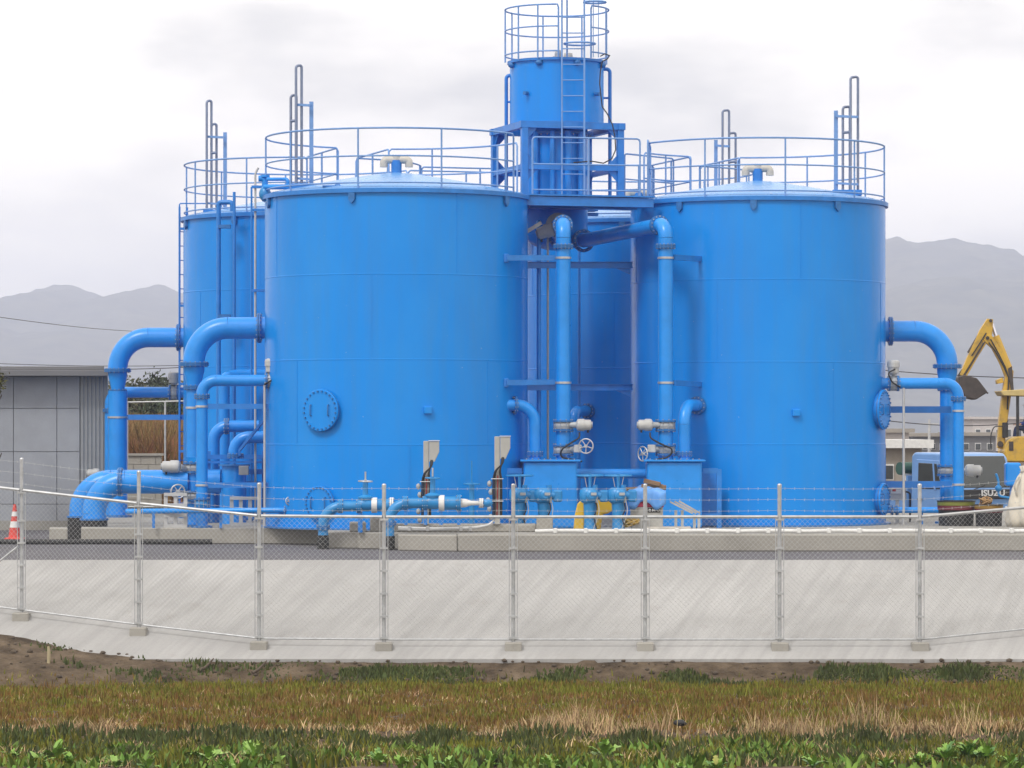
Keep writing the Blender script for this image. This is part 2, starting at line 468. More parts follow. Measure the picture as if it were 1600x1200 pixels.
# concrete slope: a slab whose toe is buried by earth on the left
mb = MB()
xs = [-40.0, 40.0]
for k in range(len(xs) - 1):
    x0, x1 = xs[k] + 0.0, xs[k + 1] - 0.004
    a = [(x0, SLOPE_Y0, SLOPE_Z0), (x1, SLOPE_Y0, SLOPE_Z0), (x1, SLOPE_Y1, 0), (x0, SLOPE_Y1, 0)]
    bq = [(x, y, z - 0.16) for x, y, z in a]
    mb.add(a + bq, [(0, 1, 2, 3), (0, 4, 5, 1), (1, 5, 6, 2), (2, 6, 7, 3), (3, 7, 4, 0)])
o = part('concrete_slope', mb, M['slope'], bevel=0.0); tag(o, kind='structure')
mb = MB(); mb.box((0, 62.0, -0.06), (80, 7.96, 0.12)); mb.box((-2, 78.0, -0.06), (20.4, 23.98, 0.12)); mb.box((-26.12, 78.0, -0.06), (27.8, 23.98, 0.12))
o = part('yard_road', mb, M['road']); tag(o, kind='structure')

# ------------------------------------------------------------------ concrete plinth (base slabs under the tanks)
def slab(name, poly, z0, z1, mat, label, bevel=0.02, cat='plinth', group=None):
    cx = sum(p[0] for p in poly) / len(poly); cy = sum(p[1] for p in poly) / len(poly)
    mb = MB(); n = len(poly)
    vs = [(x, y, z0) for x, y in poly] + [(x, y, z1) for x, y in poly]
    mb.add(vs, [tuple(reversed(range(n))), tuple(range(n, 2 * n))] + [(i, (i + 1) % n, n + (i + 1) % n, n + i) for i in range(n)])
    o = part(name, mb, mat, bevel=bevel, origin=(cx, cy, z0)); tag(o, label, cat, group); return o
TOP = 0.30
slab('concrete_plinth', [(PX(715, 61.9), 61.9), (14.0, 62.1), (14.0, 79.5), (-2.6, 80.5), (-9.6, 78), (-8.1, 66.2), (PX(500, 65.9), 65.9), (PX(500, 63.5), 63.5), (PX(560, 63.45), 63.45), (PX(560, 63.25), 63.25), (PX(715, 62.9), 62.9)],
     0.0, TOP, M['plinth'], 'long low concrete plinth that the blue tanks stand on')
slab('concrete_plinth', [(PX(622, 62.4), 62.35), (PX(714, 61.9), 61.88), (PX(714, 62.9), 62.86), (PX(622, 63.1), 63.0)], 0.0, TOP - 0.012, M['plinth'], 'short concrete kerb piece beside the pair of small blue pipes')
slab('concrete_block', [(PX(77, 66.6), 66.6), (PX(106, 66.6), 66.6), (PX(106, 67.4), 67.4), (PX(77, 67.4), 67.4)], 0.0, 0.28, M['plinth'], 'pale concrete block left of the black pipe sleeves', cat='block')
slab('concrete_block', [(PX(546, 63.5), 63.5), (PX(572, 63.5), 63.5), (PX(572, 64.2), 64.2), (PX(546, 64.2), 64.2)], TOP, TOP + 0.17, M['plinth'], 'small concrete block on the plinth behind the left small pipe', cat='block')
slab('concrete_block', [(PX(578, 63.6), 63.6), (PX(608, 63.6), 63.6), (PX(608, 64.2), 64.2), (PX(578, 64.2), 64.2)], TOP, TOP + 0.28, M['plinth'], 'grey concrete block behind the fence post at the small pipes', cat='block')
slab('concrete_block', [(PX(614, 63.4), 63.4), (PX(838, 63.4), 63.4), (PX(838, 64.1), 64.1), (PX(614, 64.1), 64.1)], TOP, TOP + 0.14, M['plinth'], 'long flat concrete block under the cable hoods', cat='block')
slab('concrete_block', [(PX(838, 63.3), 63.3), (PX(864, 63.3), 63.3), (PX(864, 63.8), 63.8), (PX(838, 63.8), 63.8)], TOP, TOP + 0.26, M['plinth'], 'square concrete block right of the taller cable hood', cat='block')

# ------------------------------------------------------------------ tanks
R, ZT = 2.5, 6.57
TANK = {'FL': (-2.2, 67.0), 'FR': (4.83, 69.2), 'RL': (-4.4, 74.0), 'RR': (2.74, 76.2)}
RAIL_H = (1.11, 0.60, 0.11)
def bolt_ring(mb, c, axis, r, n, br=0.014, h=0.022):
    u, v, d = basis(axis); c = Vector(c)
    for k in range(n):
        a = 2 * PI * (k + 0.5) / n
        p = c + (u * math.cos(a) + v * math.sin(a)) * r
        mb.cyl(p, p + d * h, br, 6)
def railing(T, c, rr, z, arcs, post_angles, rail_r=0.018, heights=RAIL_H, loops=True):
    cx, cy = c
    for a0, a1 in arcs:
        a0r, a1r = rad(a0), rad(a1); n = max(6, int((a1 - a0) / 4))
        for i, h in enumerate(heights):
            pts = [Vector((cx + rr * math.cos(a0r + (a1r - a0r) * k / n), cy + rr * math.sin(a0r + (a1r - a0r) * k / n), z + h)) for k in range(n + 1)]
            if i == 0 and loops and a1 - a0 < 359:
                pts = [pts[0] - Vector((0, 0, h)), pts[0] - Vector((0, 0, 0.06)), pts[0] + (pts[1] - pts[0]) * 0.3] + pts[1:-1] + [pts[-1] + (pts[-2] - pts[-1]) * 0.3, pts[-1] - Vector((0, 0, 0.06)), pts[-1] - Vector((0, 0, h))]
            part('handrail' if i == 0 else 'lower_rail', MB().tube(pts, rail_r if i == 0 else rail_r * 0.85, 8), M['rail'], T)
        for pa in post_angles:
            q = (pa - a0) % 360
            if 2 < q < a1 - a0 - 2:
                x, y = cx + rr * math.cos(rad(pa)), cy + rr * math.sin(rad(pa))
                part('railing_post', MB().cyl((x, y, z - 0.02), (x, y, z + heights[0]), rail_r * 0.95, 8), M['rail'], T)
def tank(key, label, arcs, phase, lugs):
    cx, cy = TANK[key]; o = Vector((cx, cy, TOP))
    T = thing('storage_tank', label, 'tank', o, 'blue steel storage tanks')
    hs = (ZT - TOP) / 4
    part('base_ring', MB().lathe([(R + 0.10, 0), (R + 0.10, 0.03), (R - 0.02, 0.03)], o, n=96), M['flange'], T)
    for k in range(4):
        z0, z1 = k * hs + (0.03 if k == 0 else 0), (k + 1) * hs
        c = part('shell_course', MB().lathe([(R, z0), (R, z1)], o, n=128), M['tank'], T)
        sm = MB()
        if k < 3: sm.lathe([(R - 0.002, z1 - 0.016), (R + 0.004, z1 - 0.008), (R + 0.004, z1 + 0.008), (R - 0.002, z1 + 0.016)], o, n=128)
        for q in range(4):
            a = rad(phase + 22 + k * 37 + q * 90)
            p = o + Vector((math.cos(a) * R, math.sin(a) * R, 0))
            sm.beam(p + Vector((0, 0, z0 + 0.02)), p + Vector((0, 0, z1 - 0.02)), 0.012, 0.018, up=(-math.sin(a), math.cos(a), 0))
        part('weld_seam', sm, M['tank'], c)
    part('rim', MB().lathe([(R - 0.01, ZT - TOP - 0.075), (R + 0.055, ZT - TOP - 0.075), (R + 0.055, ZT - TOP + 0.004), (R - 0.06, ZT - TOP + 0.004)], o, n=128), M['steel'], T)
    prof = [(R - 0.03, ZT - TOP)] + [(R * (1 - t) , ZT - TOP + 0.03 + 0.44 * (1 - (1 - t) ** 1.25)) for t in (0.03, 0.2, 0.4, 0.6, 0.8, 0.96, 1.0)]
    rf = part('roof', MB().lathe(prof, o, n=96, smooth=True), M['roof_sheen'], T)
    for q in range(12):
        a = rad(q * 30 + phase); d = Vector((math.cos(a), math.sin(a), 0)); sm = MB()
        sm.beam(o + d * (R * 0.97) + Vector((0, 0, ZT - TOP + 0.035)), o + d * 0.4 + Vector((0, 0, ZT - TOP + 0.415)), 0.05, 0.03)
        part('roof_rib', sm, M['roof_sheen'], rf)
    # T-shaped breather vent
    zt = ZT + 0.44
    v = part('vent_pipe', MB().cyl((cx, cy, zt - 0.05), (cx, cy, zt + 0.26), 0.10, 16), M['steel'], T)
    h = MB()
    for s in (-1, 1):
        h.tube(round_path([(cx, cy, zt + 0.27), (cx + s * 0.24, cy, zt + 0.27), (cx + s * 0.24, cy, zt + 0.13)], 0.12, 6), 0.075, 12)
    h.cyl((cx, cy, zt + 0.2), (cx, cy, zt + 0.345), 0.09, 16)
    part('vent_hood', h, M['vent'], v)
    railing(T, (cx, cy), R - 0.02, ZT, arcs, [phase + 36 * k for k in range(10)])
    for a in lugs:
        d = Vector((math.cos(rad(a)), math.sin(rad(a)), 0)); t = Vector((-d.y, d.x, 0))
        part('lifting_lug', MB().prism([(-0.06, 0), (0.06, 0), (0.06, -0.12), (0, -0.19), (-0.06, -0.12)], o + d * (R + 0.03) + Vector((0, 0, ZT - TOP - 0.08)), t, (0, 0, 1), 0.05), M['flange'], T)
    return T
def on_shell(key, ang, z, out=0.0):
    cx, cy = TANK[key]
    d = Vector((math.cos(rad(ang)), math.sin(rad(ang)), 0))
    return Vector((cx, cy, z)) + d * (R + out), d
def manhole(T, key, ang, z, r):
    p, d = on_shell(key, ang, z)
    n = part('manhole_neck', MB().lathe([(r * 0.86, -0.12), (r * 0.86, 0.05)], p, d, 32), M['tank'], T)
    part('neck_flange', MB().lathe([(r * 0.86, 0.05), (r, 0.05), (r, 0.072), (r * 0.8, 0.072)], p, d, 32), M['flange'], n)
    c = part('manhole_cover', MB().lathe([(0, 0.105), (r - 0.008, 0.105), (r, 0.098), (r, 0.075), (0, 0.075)], p, d, 32), M['tank'], T)
    b = MB(); bolt_ring(b, p + d * 0.103, d, r * 0.9, 24, 0.017, 0.03)
    part('bolt_ring', b, M['flange'], c)
    t = Vector((-d.y, d.x, 0))
    for s in (-1, 1):
        q = p + t * (s * r * 0.5)
        part('cover_handle', MB().tube(round_path([q + d * 0.10 + Vector((0, 0, -0.1)), q + d * 0.145 + Vector((0, 0, -0.1)), q + d * 0.145 + Vector((0, 0, 0.1)), q + d * 0.10 + Vector((0, 0, 0.1))], 0.02, 3), 0.012, 6), M['flange'], c)
BR = 12.0
tFL = tank('FL', 'large blue tank at front left with round bolted manhole facing the fence', [(107.4 + BR, 360 - 26), (22, 107.4 - BR)], -104.6, (-107, -34, -160))
tFR = tank('FR', 'large blue tank at front right beside the yellow excavator', [(208 , 360 + 107.4 - BR), (107.4 + BR, 152)], -117.8, (-95.8, -130, -57))
tRL = tank('RL', 'blue tank at rear left, half hidden behind the front left tank', [(-72.6 + BR, 17.4 - BR), (17.4 + BR, 360 - 72.6 - BR)], -150, (-120, -88, 200))
tRR = tank('RR', 'blue tank at the back, seen only through the gap between the front tanks', [(-72.6 + BR, 197.4 - BR), (197.4 + BR, 360 - 72.6 - BR)], -20, (-100, -130))
manhole(tFL, 'FL', -120.8, 2.50, 0.39); manhole(tFL, 'FL', -121.5, 0.80, 0.31)
manhole(tFR, 'FR', -23.5, 2.53, 0.39); manhole(tFR, 'FR', -23.5, 0.80, 0.31)
for T, key, px, py in ((tFL, 'FL', 668, 641), (tFR, 'FR', 1243, 645)):
    cx, cy = TANK[key]; s = ((px - 800) * (cy - 2.4) / F - cx) / R
    p, d = on_shell(key, -90 + math.degrees(math.asin(s)), PZ(py, cy - 2.4))
    part('name_plate_bracket', MB().box(p + d * 0.03, (0.15, 0.09, 0.13), yaw=math.atan2(d.y, d.x) + PI / 2), M['tank'], T, bevel=0.01)
# RL ladder with brackets and vertical conduits on shell
ax = PX(281, 74.0)
T = thing('tank_ladder', 'thin blue vertical ladder on the left edge of the rear left tank', 'ladder', (PX(285, 74.0), 73.9, TOP))
for s, px in enumerate((280.5, 291)):
    x = PX(px, 73.9)
    part('stringer', MB().cyl((x, 73.9 + s * 0.2, TOP), (x, 73.9 + s * 0.2, ZT + 0.25), 0.022, 8), M['steel'], T)
z = TOP + 0.3
while z < ZT + 0.2:
    part('rung', MB().cyl((PX(280.5, 73.9), 73.9, z), (PX(291, 73.9), 74.1, z), 0.011, 6), M['steel'], T); z += 0.3
for py in (358, 478, 600, 705):
    zz = PZ(py, 73.9)
    part('bracket', MB().box((PX(292, 73.6), 73.75, zz), (0.32, 0.06, 0.05)), M['steel'], T)
part('hoop', MB().tube(round_path([(PX(280.5, 73.9), 73.9, ZT + 0.25), (PX(280.5, 73.9), 73.9, ZT + 0.32), (PX(325, 73.9), 73.9, ZT + 0.32)], 0.05, 4), 0.015, 6), M['steel'], T)

# ------------------------------------------------------------------ walkways between tanks
def walkway(label, ka, kb, w=1.05):
    a = Vector((*TANK[ka], ZT)); b = Vector((*TANK[kb], ZT))
    d = (b - a).normalized(); t = Vector((-d.y, d.x, 0))
    p0, p1 = a + d * (R - 0.12), b - d * (R - 0.12)
    T = thing('tank_walkway', label, 'walkway', (p0 + p1) / 2 - Vector((0, 0, 0.12)))
    for s in (-1, 1):
        part('side_beam', MB().beam(p0 + t * s * w / 2 - Vector((0, 0, 0.03)), p1 + t * s * w / 2 - Vector((0, 0, 0.03)), 0.06, 0.14), M['steel'], T)
        q0, q1 = a + d * (R - 0.05) + t * s * w / 2, b - d * (R - 0.05) + t * s * w / 2
        for i, h in enumerate(RAIL_H):
            up = Vector((0, 0, h))
            if i == 0: pts = round_path([q0, q0 + up, q1 + up, q1], 0.06, 4)
            else: pts = [q0 + up, q1 + up]
            part('handrail' if i == 0 else 'lower_rail', MB().tube(pts, 0.018 if i == 0 else 0.015, 8), M['rail'], T)
        m_ = (q0 + q1) / 2
        part('railing_post', MB().cyl(m_, m_ + Vector((0, 0, RAIL_H[0])), 0.02, 8), M['rail'], T)
    n = 7
    for k in range(n):
        c = p0 + (p1 - p0) * ((k + 0.5) / n)
        part('deck_plate', MB().beam(c - d * (0.48 * (p1 - p0).length / n) + Vector((0, 0, 0.05)), c + d * (0.48 * (p1 - p0).length / n) + Vector((0, 0, 0.05)), w, 0.012), M['flange'], T)
walkway('railed walkway joining the two left tanks at roof level', 'FL', 'RL')
walkway('railed walkway joining the two right tanks at roof level', 'FR', 'RR')
walkway('railed walkway joining the two rear tanks at roof level', 'RL', 'RR')

# front platform carrying the tower
T = thing('tower_platform', 'blue steel platform bridging the two front tanks under the tower', 'platform', (1.2, 69.5, ZT - 0.2))
poly = [(0.26, 66.75), (2.62, 67.45), (2.45, 68.15), (1.62, 68.02), (1.60, 69.75), (1.35, 72.2), (0.4, 72.3), (-0.9, 71.7), (0.0, 69.0), (0.34, 67.6)]
mb = MB(); n = len(poly)
mb.add([(x, y, ZT + 0.012) for x, y in poly] + [(x, y, ZT + 0.03) for x, y in poly], [tuple(reversed(range(n))), tuple(range(n, 2 * n))] + [(i, (i + 1) % n, n + (i + 1) % n, n + i) for i in range(n)])
part('deck', mb, M['flange'], T)
part('edge_beam', MB().beam((0.22, 66.74, ZT - 0.085), (2.70, 67.46, ZT - 0.085), 0.10, 0.17), M['steel'], T)
part('edge_beam', MB().beam((0.20, 66.735, ZT + 0.03), (2.72, 67.455, ZT + 0.03), 0.16, 0.03), M['steel'], T)
for (a, b) in (((0.34, 67.5, ZT - 0.09), (2.4, 67.95, ZT - 0.09)), ((0.1, 69.37, ZT - 0.03), (2.35, 70.06, ZT - 0.03)), ((-0.5, 71.27, ZT - 0.03), (1.75, 71.96, ZT - 0.03))):
    part('cross_beam', MB().beam(a, b, 0.09, 0.17 if a[1] < 68 else 0.07), M['steel'], T)
q0, q1 = Vector((PX(832, 66.95), 66.95, ZT + 0.03)), Vector((PX(1000, 67.4), 67.4, ZT + 0.03))
for i, h in enumerate(RAIL_H):
    up = Vector((0, 0, h)); pts = round_path([q0, q0 + up, q1 + up, q1], 0.07, 4) if i == 0 else [q0 + up, q1 + up]
    part('handrail' if i == 0 else 'lower_rail', MB().tube(pts, 0.018 if i == 0 else 0.015, 8), M['rail'], T)
q = q0 + (q1 - q0) * 0.52
part('railing_post', MB().cyl(q, q + Vector((0, 0, 1.11)), 0.02, 8), M['rail'], T)
q2 = Vector((PX(1016, 69.5), 69.4, ZT + 0.03))
for i, h in enumerate(RAIL_H):
    up = Vector((0, 0, h)); a = q1 + Vector((0.16, 0.25, 0)); pts = round_path([a, a + up, q2 + up, q2], 0.07, 4) if i == 0 else [a + up, q2 + up]
    part('handrail' if i == 0 else 'lower_rail', MB().tube(pts, 0.018 if i == 0 else 0.015, 8), M['rail'], T)
# rail at the rear of the platform, ending by the tower's right leg
q3, q4 = Vector((PX(976, 71.0), 71.0, ZT + 0.03)), Vector((PX(1052, 72.4), 72.3, ZT + 0.03))
for i, h in enumerate(RAIL_H):
    up = Vector((0, 0, h)); pts = round_path([q3, q3 + up, q4 + up, q4], 0.07, 4) if i == 0 else [q3 + up, q4 + up]
    part('handrail' if i == 0 else 'lower_rail', MB().tube(pts, 0.018 if i == 0 else 0.015, 8), M['rail'], T)

# ------------------------------------------------------------------ tower
ex, ey = Vector((0.954, 0.298, 0)), Vector((-0.298, 0.954, 0))
TC = Vector((0.90, 70.65, 0))
ZB, ZM, ZF = ZT + 0.03, 7.33, 8.10
T = thing('head_tank_tower', 'tall blue head tank tower on its steel frame above the platform', 'tower', (TC.x, TC.y, ZB))
cs = [TC + ex * sx + ey * sy for sx, sy in ((-1, -1), (1, -1), (1, 1), (-1, 1))]
for c in cs:
    part('leg', MB().box(Vector((c.x, c.y, (ZB + ZF) / 2)), (0.13, 0.13, ZF - ZB), yaw=math.atan2(ex.y, ex.x)), M['steel'], T, bevel=0.008)
    part('base_plate', MB().box(Vector((c.x, c.y, ZB + 0.014)), (0.32, 0.32, 0.028), yaw=math.atan2(ex.y, ex.x)), M['steel'], T)
for i in range(4):
    a, b = cs[i], cs[(i + 1) % 4]; d = (b - a).normalized()
    part('top_beam', MB().beam(Vector((a.x, a.y, ZF + 0.065)) - d * 0.09, Vector((b.x, b.y, ZF + 0.065)) + d * (0.09 if i % 2 == 0 else -0.09) , 0.13 if i % 2 == 0 else 0.128, 0.13), M['steel'], T)
    part('middle_beam', MB().beam(Vector((a.x, a.y, ZM)) + d * 0.065, Vector((b.x, b.y, ZM)) - d * 0.065, 0.10, 0.10), M['steel'], T)
    for z, s in ((ZF, -1), (ZM - 0.05, -1), (ZM + 0.05, 1)):
        for p, dd in ((a, d), (b, -d)):
            part('gusset', MB().prism([(0.062, 0), (0.27, 0), (0.062, 0.22)], Vector((p.x, p.y, z)), dd, (0, 0, s), 0.02), M['steel'], T)
# lower column and its dished bottom
o = Vector((TC.x, TC.y, 0))
cr = 0.62
part('column', MB().lathe([(cr, 6.05), (cr, ZF + 0.1)], o, n=64), M['tank'], T)
part('column_bottom', MB().lathe([(cr, 6.05)] + [(cr * math.cos(t), 6.05 - 0.32 * math.sin(t)) for t in (0.3, 0.6, 0.9, 1.2, PI / 2)], o, n=64, smooth=True), M['tank'], T)
part('column_flange', MB().lathe([(cr, ZF - 0.06), (cr + 0.1, ZF - 0.06), (cr + 0.1, ZF - 0.02), (cr, ZF - 0.02)], o, n=64), M['flange'], T)
b = MB(); bolt_ring(b, o + Vector((0, 0, ZF - 0.085)), (0, 0, 1), cr + 0.06, 32, 0.016, 0.05); part('bolt_ring', b, M['bolt'], T)
for k, ang in enumerate((-128, -98, -72, -48)):
    d = Vector((math.cos(rad(ang)), math.sin(rad(ang)), 0)) * (cr + 0.075)
    part('overflow_pipe', MB().cyl(o + d + Vector((0, 0, ZB + 0.02)), o + d + Vector((0, 0, ZF - 0.02)), (0.06, 0.05, 0.07, 0.05)[k], 14), M['pipe'], T)
tr = 0.945; ZH0, ZH1 = ZF + 0.13, 9.52
part('head_tank_shell', MB().lathe([(tr, ZH0), (tr, ZH1)], o, n=96), M['tank'], T)
part('head_tank_floor', MB().lathe([(0, ZH0), (tr + 0.03, ZH0), (tr + 0.03, ZH0 + 0.03), (tr, ZH0 + 0.03)], o, n=96), M['steel'], T)
part('head_tank_rim', MB().lathe([(tr, ZH1 - 0.05), (tr + 0.05, ZH1 - 0.05), (tr + 0.05, ZH1), (0.0, ZH1 + 0.03)], o, n=96), M['steel'], T)
for ang in (-158, -112, -66, -22):
    p = o + Vector((math.cos(rad(ang)), math.sin(rad(ang)), 0)) * (tr + 0.03) + Vector((0, 0, ZH1 - 0.10))
    part('lug', MB().sphere(p, 0.075, 10, (1, 1, 0.8)), M['flange'], T)
for ang, z in ((-128, 8.82), (-38, 8.82)):
    p = o + Vector((math.cos(rad(ang)), math.sin(rad(ang)), 0)) * (tr + 0.02) + Vector((0, 0, z))
    part('nozzle', MB().cyl(p, p + Vector((math.cos(rad(ang)), math.sin(rad(ang)), 0)) * 0.1, 0.04, 10), M['flange'], T)
hh = (10.56 - ZH1, 10.13 - ZH1, 9.64 - ZH1)
railing(T, (TC.x, TC.y), 1.04, ZH1, [(-50, 271)], [-20, 15, 60, 105, 150, 185, 222, 248], 0.018, hh)
# ladder up the front
lx0, lx1, ly = PX(878, 69.55), PX(913, 69.55), 69.55
zl = 10.9
part('ladder_stringer', MB().cyl((lx0, ly, ZB), (lx0, ly, zl), 0.018, 8), M['rail'], T)
part('ladder_stringer', MB().box((lx1, ly, (ZB + zl) / 2), (0.036, 0.036, zl - ZB)), M['rail'], T)
part('ladder_stringer', MB().cyl((PX(886, 69.75), 69.75, ZH1), (PX(886, 69.75), 69.75, zl), 0.018, 8), M['rail'], T)
z = ZB + 0.28
while z < zl - 0.5:
    part('ladder_rung', MB().cyl((lx0, ly, z), (lx1, ly, z), 0.013, 6), M['rail'], T); z += 0.31
part('ladder_hoop', MB().tube([Vector((PX(906, 69.5) + 0.31 * math.cos(a), 69.75 + 0.3 * math.sin(a), 9.79)) for a in [2 * PI * k / 24 for k in range(24)]], 0.02, 6, closed=True), M['rail'], T)
part('ladder_hoop', MB().tube([Vector((PX(930, 69.5) + 0.22 * math.cos(a), 69.9 + 0.2 * math.sin(a), 10.63)) for a in [2 * PI * k / 24 for k in range(24)]], 0.022, 6, closed=True), M['rail'], T)
for px in (927, 935):
    part('cage_strap', MB().cyl((PX(px, 69.75), 69.75, ZH1), (PX(px, 69.75), 69.75, zl), 0.010, 6), M['rail'], T)
# side pipes
for px, py, s in ((791, 118, 1), (953, 108, -1)):
    x = PX(px, 70.65); zt = PZ(py, 70.65)
    part('side_pipe', MB().tube(round_path([(x, 70.65, ZB), (x, 70.65, zt), (x + s * 0.2, 70.65, zt)], 0.07, 5), 0.038, 10), M['steel'], T)
    part('pipe_bracket', MB().cyl((x, 70.65, 8.72 if s > 0 else 8.8), (x + s * 0.15, 70.65, 8.72 if s > 0 else 8.8), 0.022, 8), M['steel'], T)
part('air_valve', MB().lathe([(0, 0.16), (0.05, 0.16), (0.07, 0.1), (0.07, 0.03), (0.11, 0.03), (0.11, 0)], Vector((PX(872, 70.2), 70.1, ZH1 + 0.02)), (0, 0, 1), 16), M['gear'], T)
part('air_valve', MB().lathe([(0, 0.12), (0.08, 0.12), (0.09, 0.08), (0.09, 0)], Vector((PX(888, 70.2), 70.3, ZH1 + 0.02)), (0, 0, 1), 16), M['vent'], T)
c_pts = [P(938, 88, 69.6), P(945, 84, 69.6), P(953, 87, 69.6), P(949, 92, 69.6), P(941, 96, 69.6), P(938, 112, 69.6), P(937, 130, 69.55), P(939, 150, 69.55), P(941, 167, 69.5), P(949, 178, 69.5), P(957, 195, 69.4), P(961, 215, 69.4), P(962, 234, 69.4), P(956, 248, 69.3), P(943, 255, 69.3), P(925, 252, 69.3), P(896, 254, 69.3)]
ck = MB().tube(c_pts, 0.013, 6)
o_ = part('hanging_cable', ck, M['cable'], origin=c_pts[-1]); tag(o_, 'black cable hanging in loops down the right side of the tower', 'cable')

# ------------------------------------------------------------------ pipes
def flange(T, c, axis, r, t=0.028, k=1.38, nb=12, double=True, mat='flange', bmat='bolt'):
    c = Vector(c); d = Vector(axis).normalized(); ro = r * k
    h = t if not double else t * 2.3
    mb = MB()
    if double:
        mb.lathe([(r, -h / 2), (ro, -h / 2), (ro, -h / 2 + t), (r, -h / 2 + t)], c, d, 28)
        mb.lathe([(r, h / 2 - t), (ro, h / 2 - t), (ro, h / 2), (r, h / 2)], c, d, 28)
        mb.lathe([(ro * 0.8, -h / 2 + t), (ro * 0.8, h / 2 - t)], c, d, 20)
    else: mb.lathe([(r, -h / 2), (ro, -h / 2), (ro, h / 2), (r, h / 2)], c, d, 28)
    f = part('flange', mb, M[mat], T)
    b = MB(); bolt_ring(b, c - d * (h / 2 + 0.016), d, (r + ro) / 2 + 0.004, nb, 0.013, h + 0.032)
    part('bolt_ring', b, M[bmat], f)
    return f
def run(T, pts, r, br, mat='pipe', n=24, na=12, names=('straight_pipe', 'elbow')):
    """straight lengths and elbows as separate parts along a path"""
    pts = [Vector(p) for p in pts]; cur = pts[0]
    for i in range(1, len(pts)):
        if i < len(pts) - 1:
            a = (pts[i - 1] - pts[i]).normalized(); b = (pts[i + 1] - pts[i]).normalized()
            ar = corner(pts[i], a, b, br, na)
            if (ar[0] - cur).length > 0.01: part(names[0], MB().cyl(cur, ar[0], r, n), M[mat], T)
            part(names[1], MB().tube(ar, r, n), M[mat], T)
            cur = ar[-1]
        else: part(names[0], MB().cyl(cur, pts[i], r, n), M[mat], T)
def clamp(T, c, r, axis=(0, 0, 1)):
    part('pipe_clamp', MB().lathe([(r + 0.001, -0.02), (r + 0.014, -0.02), (r + 0.014, 0.02), (r + 0.001, 0.02)], c, axis, 24), M['galv'], T)
def handwheel(T, c, axis, r, mat, tr_=0.016, spokes=5, name='handwheel'):
    u, v, d = basis(axis); c = Vector(c); mb = MB()
    mb.tube([c + (u * math.cos(a) + v * math.sin(a)) * r for a in [2 * PI * k / 24 for k in range(24)]], tr_, 6, closed=True)
    for k in range(spokes):
        a = 2 * PI * k / spokes + 0.3
        mb.cyl(c, c + (u * math.cos(a) + v * math.sin(a)) * r, tr_ * 0.7, 6)
    mb.cyl(c - d * 0.03, c + d * 0.03, tr_ * 2.2, 10)
    return part(name, mb, mat, T)
def motor(T, c, axis, r, L, mat='motor', name='actuator'):
    """actuator housing: ribbed drum with domed cap, dark end plate and a cable gland"""
    c = Vector(c); u, v, d = basis(axis)
    m = part(name, MB().lathe([(0, -L / 2), (r * 0.8, -L / 2), (r * 0.86, -L / 2 + 0.02), (r * 0.86, -L * 0.05), (r, -L * 0.05), (r, L * 0.3), (r * 0.93, L * 0.42), (r * 0.6, L / 2), (0, L / 2)], c, d, 24), M[mat], T)
    part('end_plate', MB().lathe([(0, -L / 2 - 0.03), (r * 0.55, -L / 2 - 0.03), (r * 0.55, -L / 2), (0.0, -L / 2)], c, d, 20), M['gear'], m)
    part('cable_gland', MB().cyl(c - d * L * 0.3 - Vector((0, 0, r * 0.8)), c - d * L * 0.3 - Vector((0, 0, r * 1.25)), 0.02, 8), M['black'], m)
    return m
def wafer_valve(T, c, axis, r, nb=10, mat='gear'):
    c = Vector(c); d = Vector(axis).normalized()
    b = part('valve_body', MB().lathe([(r, -0.06), (r * 1.18, -0.06), (r * 1.3, 0), (r * 1.18, 0.06), (r, 0.06)], c, d, 24), M[mat], T)
    for s in (-1, 1):
        f = part('valve_flange', MB().lathe([(r, -0.016), (r * 1.42, -0.016), (r * 1.42, 0.016), (r, 0.016)], c + d * s * 0.085, d, 24), M['flange'], T)
        q = MB(); bolt_ring(q, c + d * (s * 0.085 - 0.035), d, r * 1.27, nb, 0.014, 0.07); part('bolt_ring', q, M['bolt'], f)
    q = MB(); bolt_ring(q, c - d * 0.08, d, r * 1.27, nb, 0.008, 0.16); part('stud', q, M['bolt'], b)
    return b

# ---- big drop pipes off the tank sides (left pair and right one)
RB, RS, ZBIG = 0.207, 0.142, 4.08
def big_drop(label, key, side, xpx, Y, zend, tank_gap=0.0):
    cx, cy = TANK[key]
    xs = cx + side * R; xv = PX(xpx, Y)
    T = thing('drop_pipe', label, 'pipe', (xv, Y, zend))
    part('nozzle', MB().cyl((xs - side * 0.1, Y, ZBIG), (xs + side * 0.10, Y, ZBIG), RB, 28), M['pipe'], T)
    flange(T, (xs + side * 0.11, Y, ZBIG), (1, 0, 0), RB, nb=16)
    run(T, [(xs + side * 0.12, Y, ZBIG), (xv, Y, ZBIG), (xv, Y, ZBIG - 0.66)], RB, 0.65, na=18)
    flange(T, (xv, Y, ZBIG - 0.69), (0, 0, 1), RB, nb=16)
    part('reducer', MB().tube([(xv, Y, ZBIG - 0.72), (xv, Y, ZBIG - 0.82), (xv, Y, ZBIG - 1.05), (xv, Y, ZBIG - 1.12)], [RB * 0.98, RB * 0.96, RS * 1.03, RS], 28, caps=False), M['pipe'], T)
    flange(T, (xv, Y, ZBIG - 1.13), (0, 0, 1), RS)
    return T, xv
T, xv = big_drop('thick blue drop pipe curving out of the front left tank', 'FL', -1, 303, 67.0, TOP)
part('straight_pipe', MB().cyl((xv, 67.0, ZBIG - 1.13), (xv, 67.0, 1.62), RS, 24), M['pipe'], T)
wafer_valve(T, (xv, 67.0, 1.42), (0, 0, 1), RS)
part('straight_pipe', MB().cyl((xv, 67.0, 1.52), (xv, 67.0, 0.34), RS, 24), M['pipe'], T)
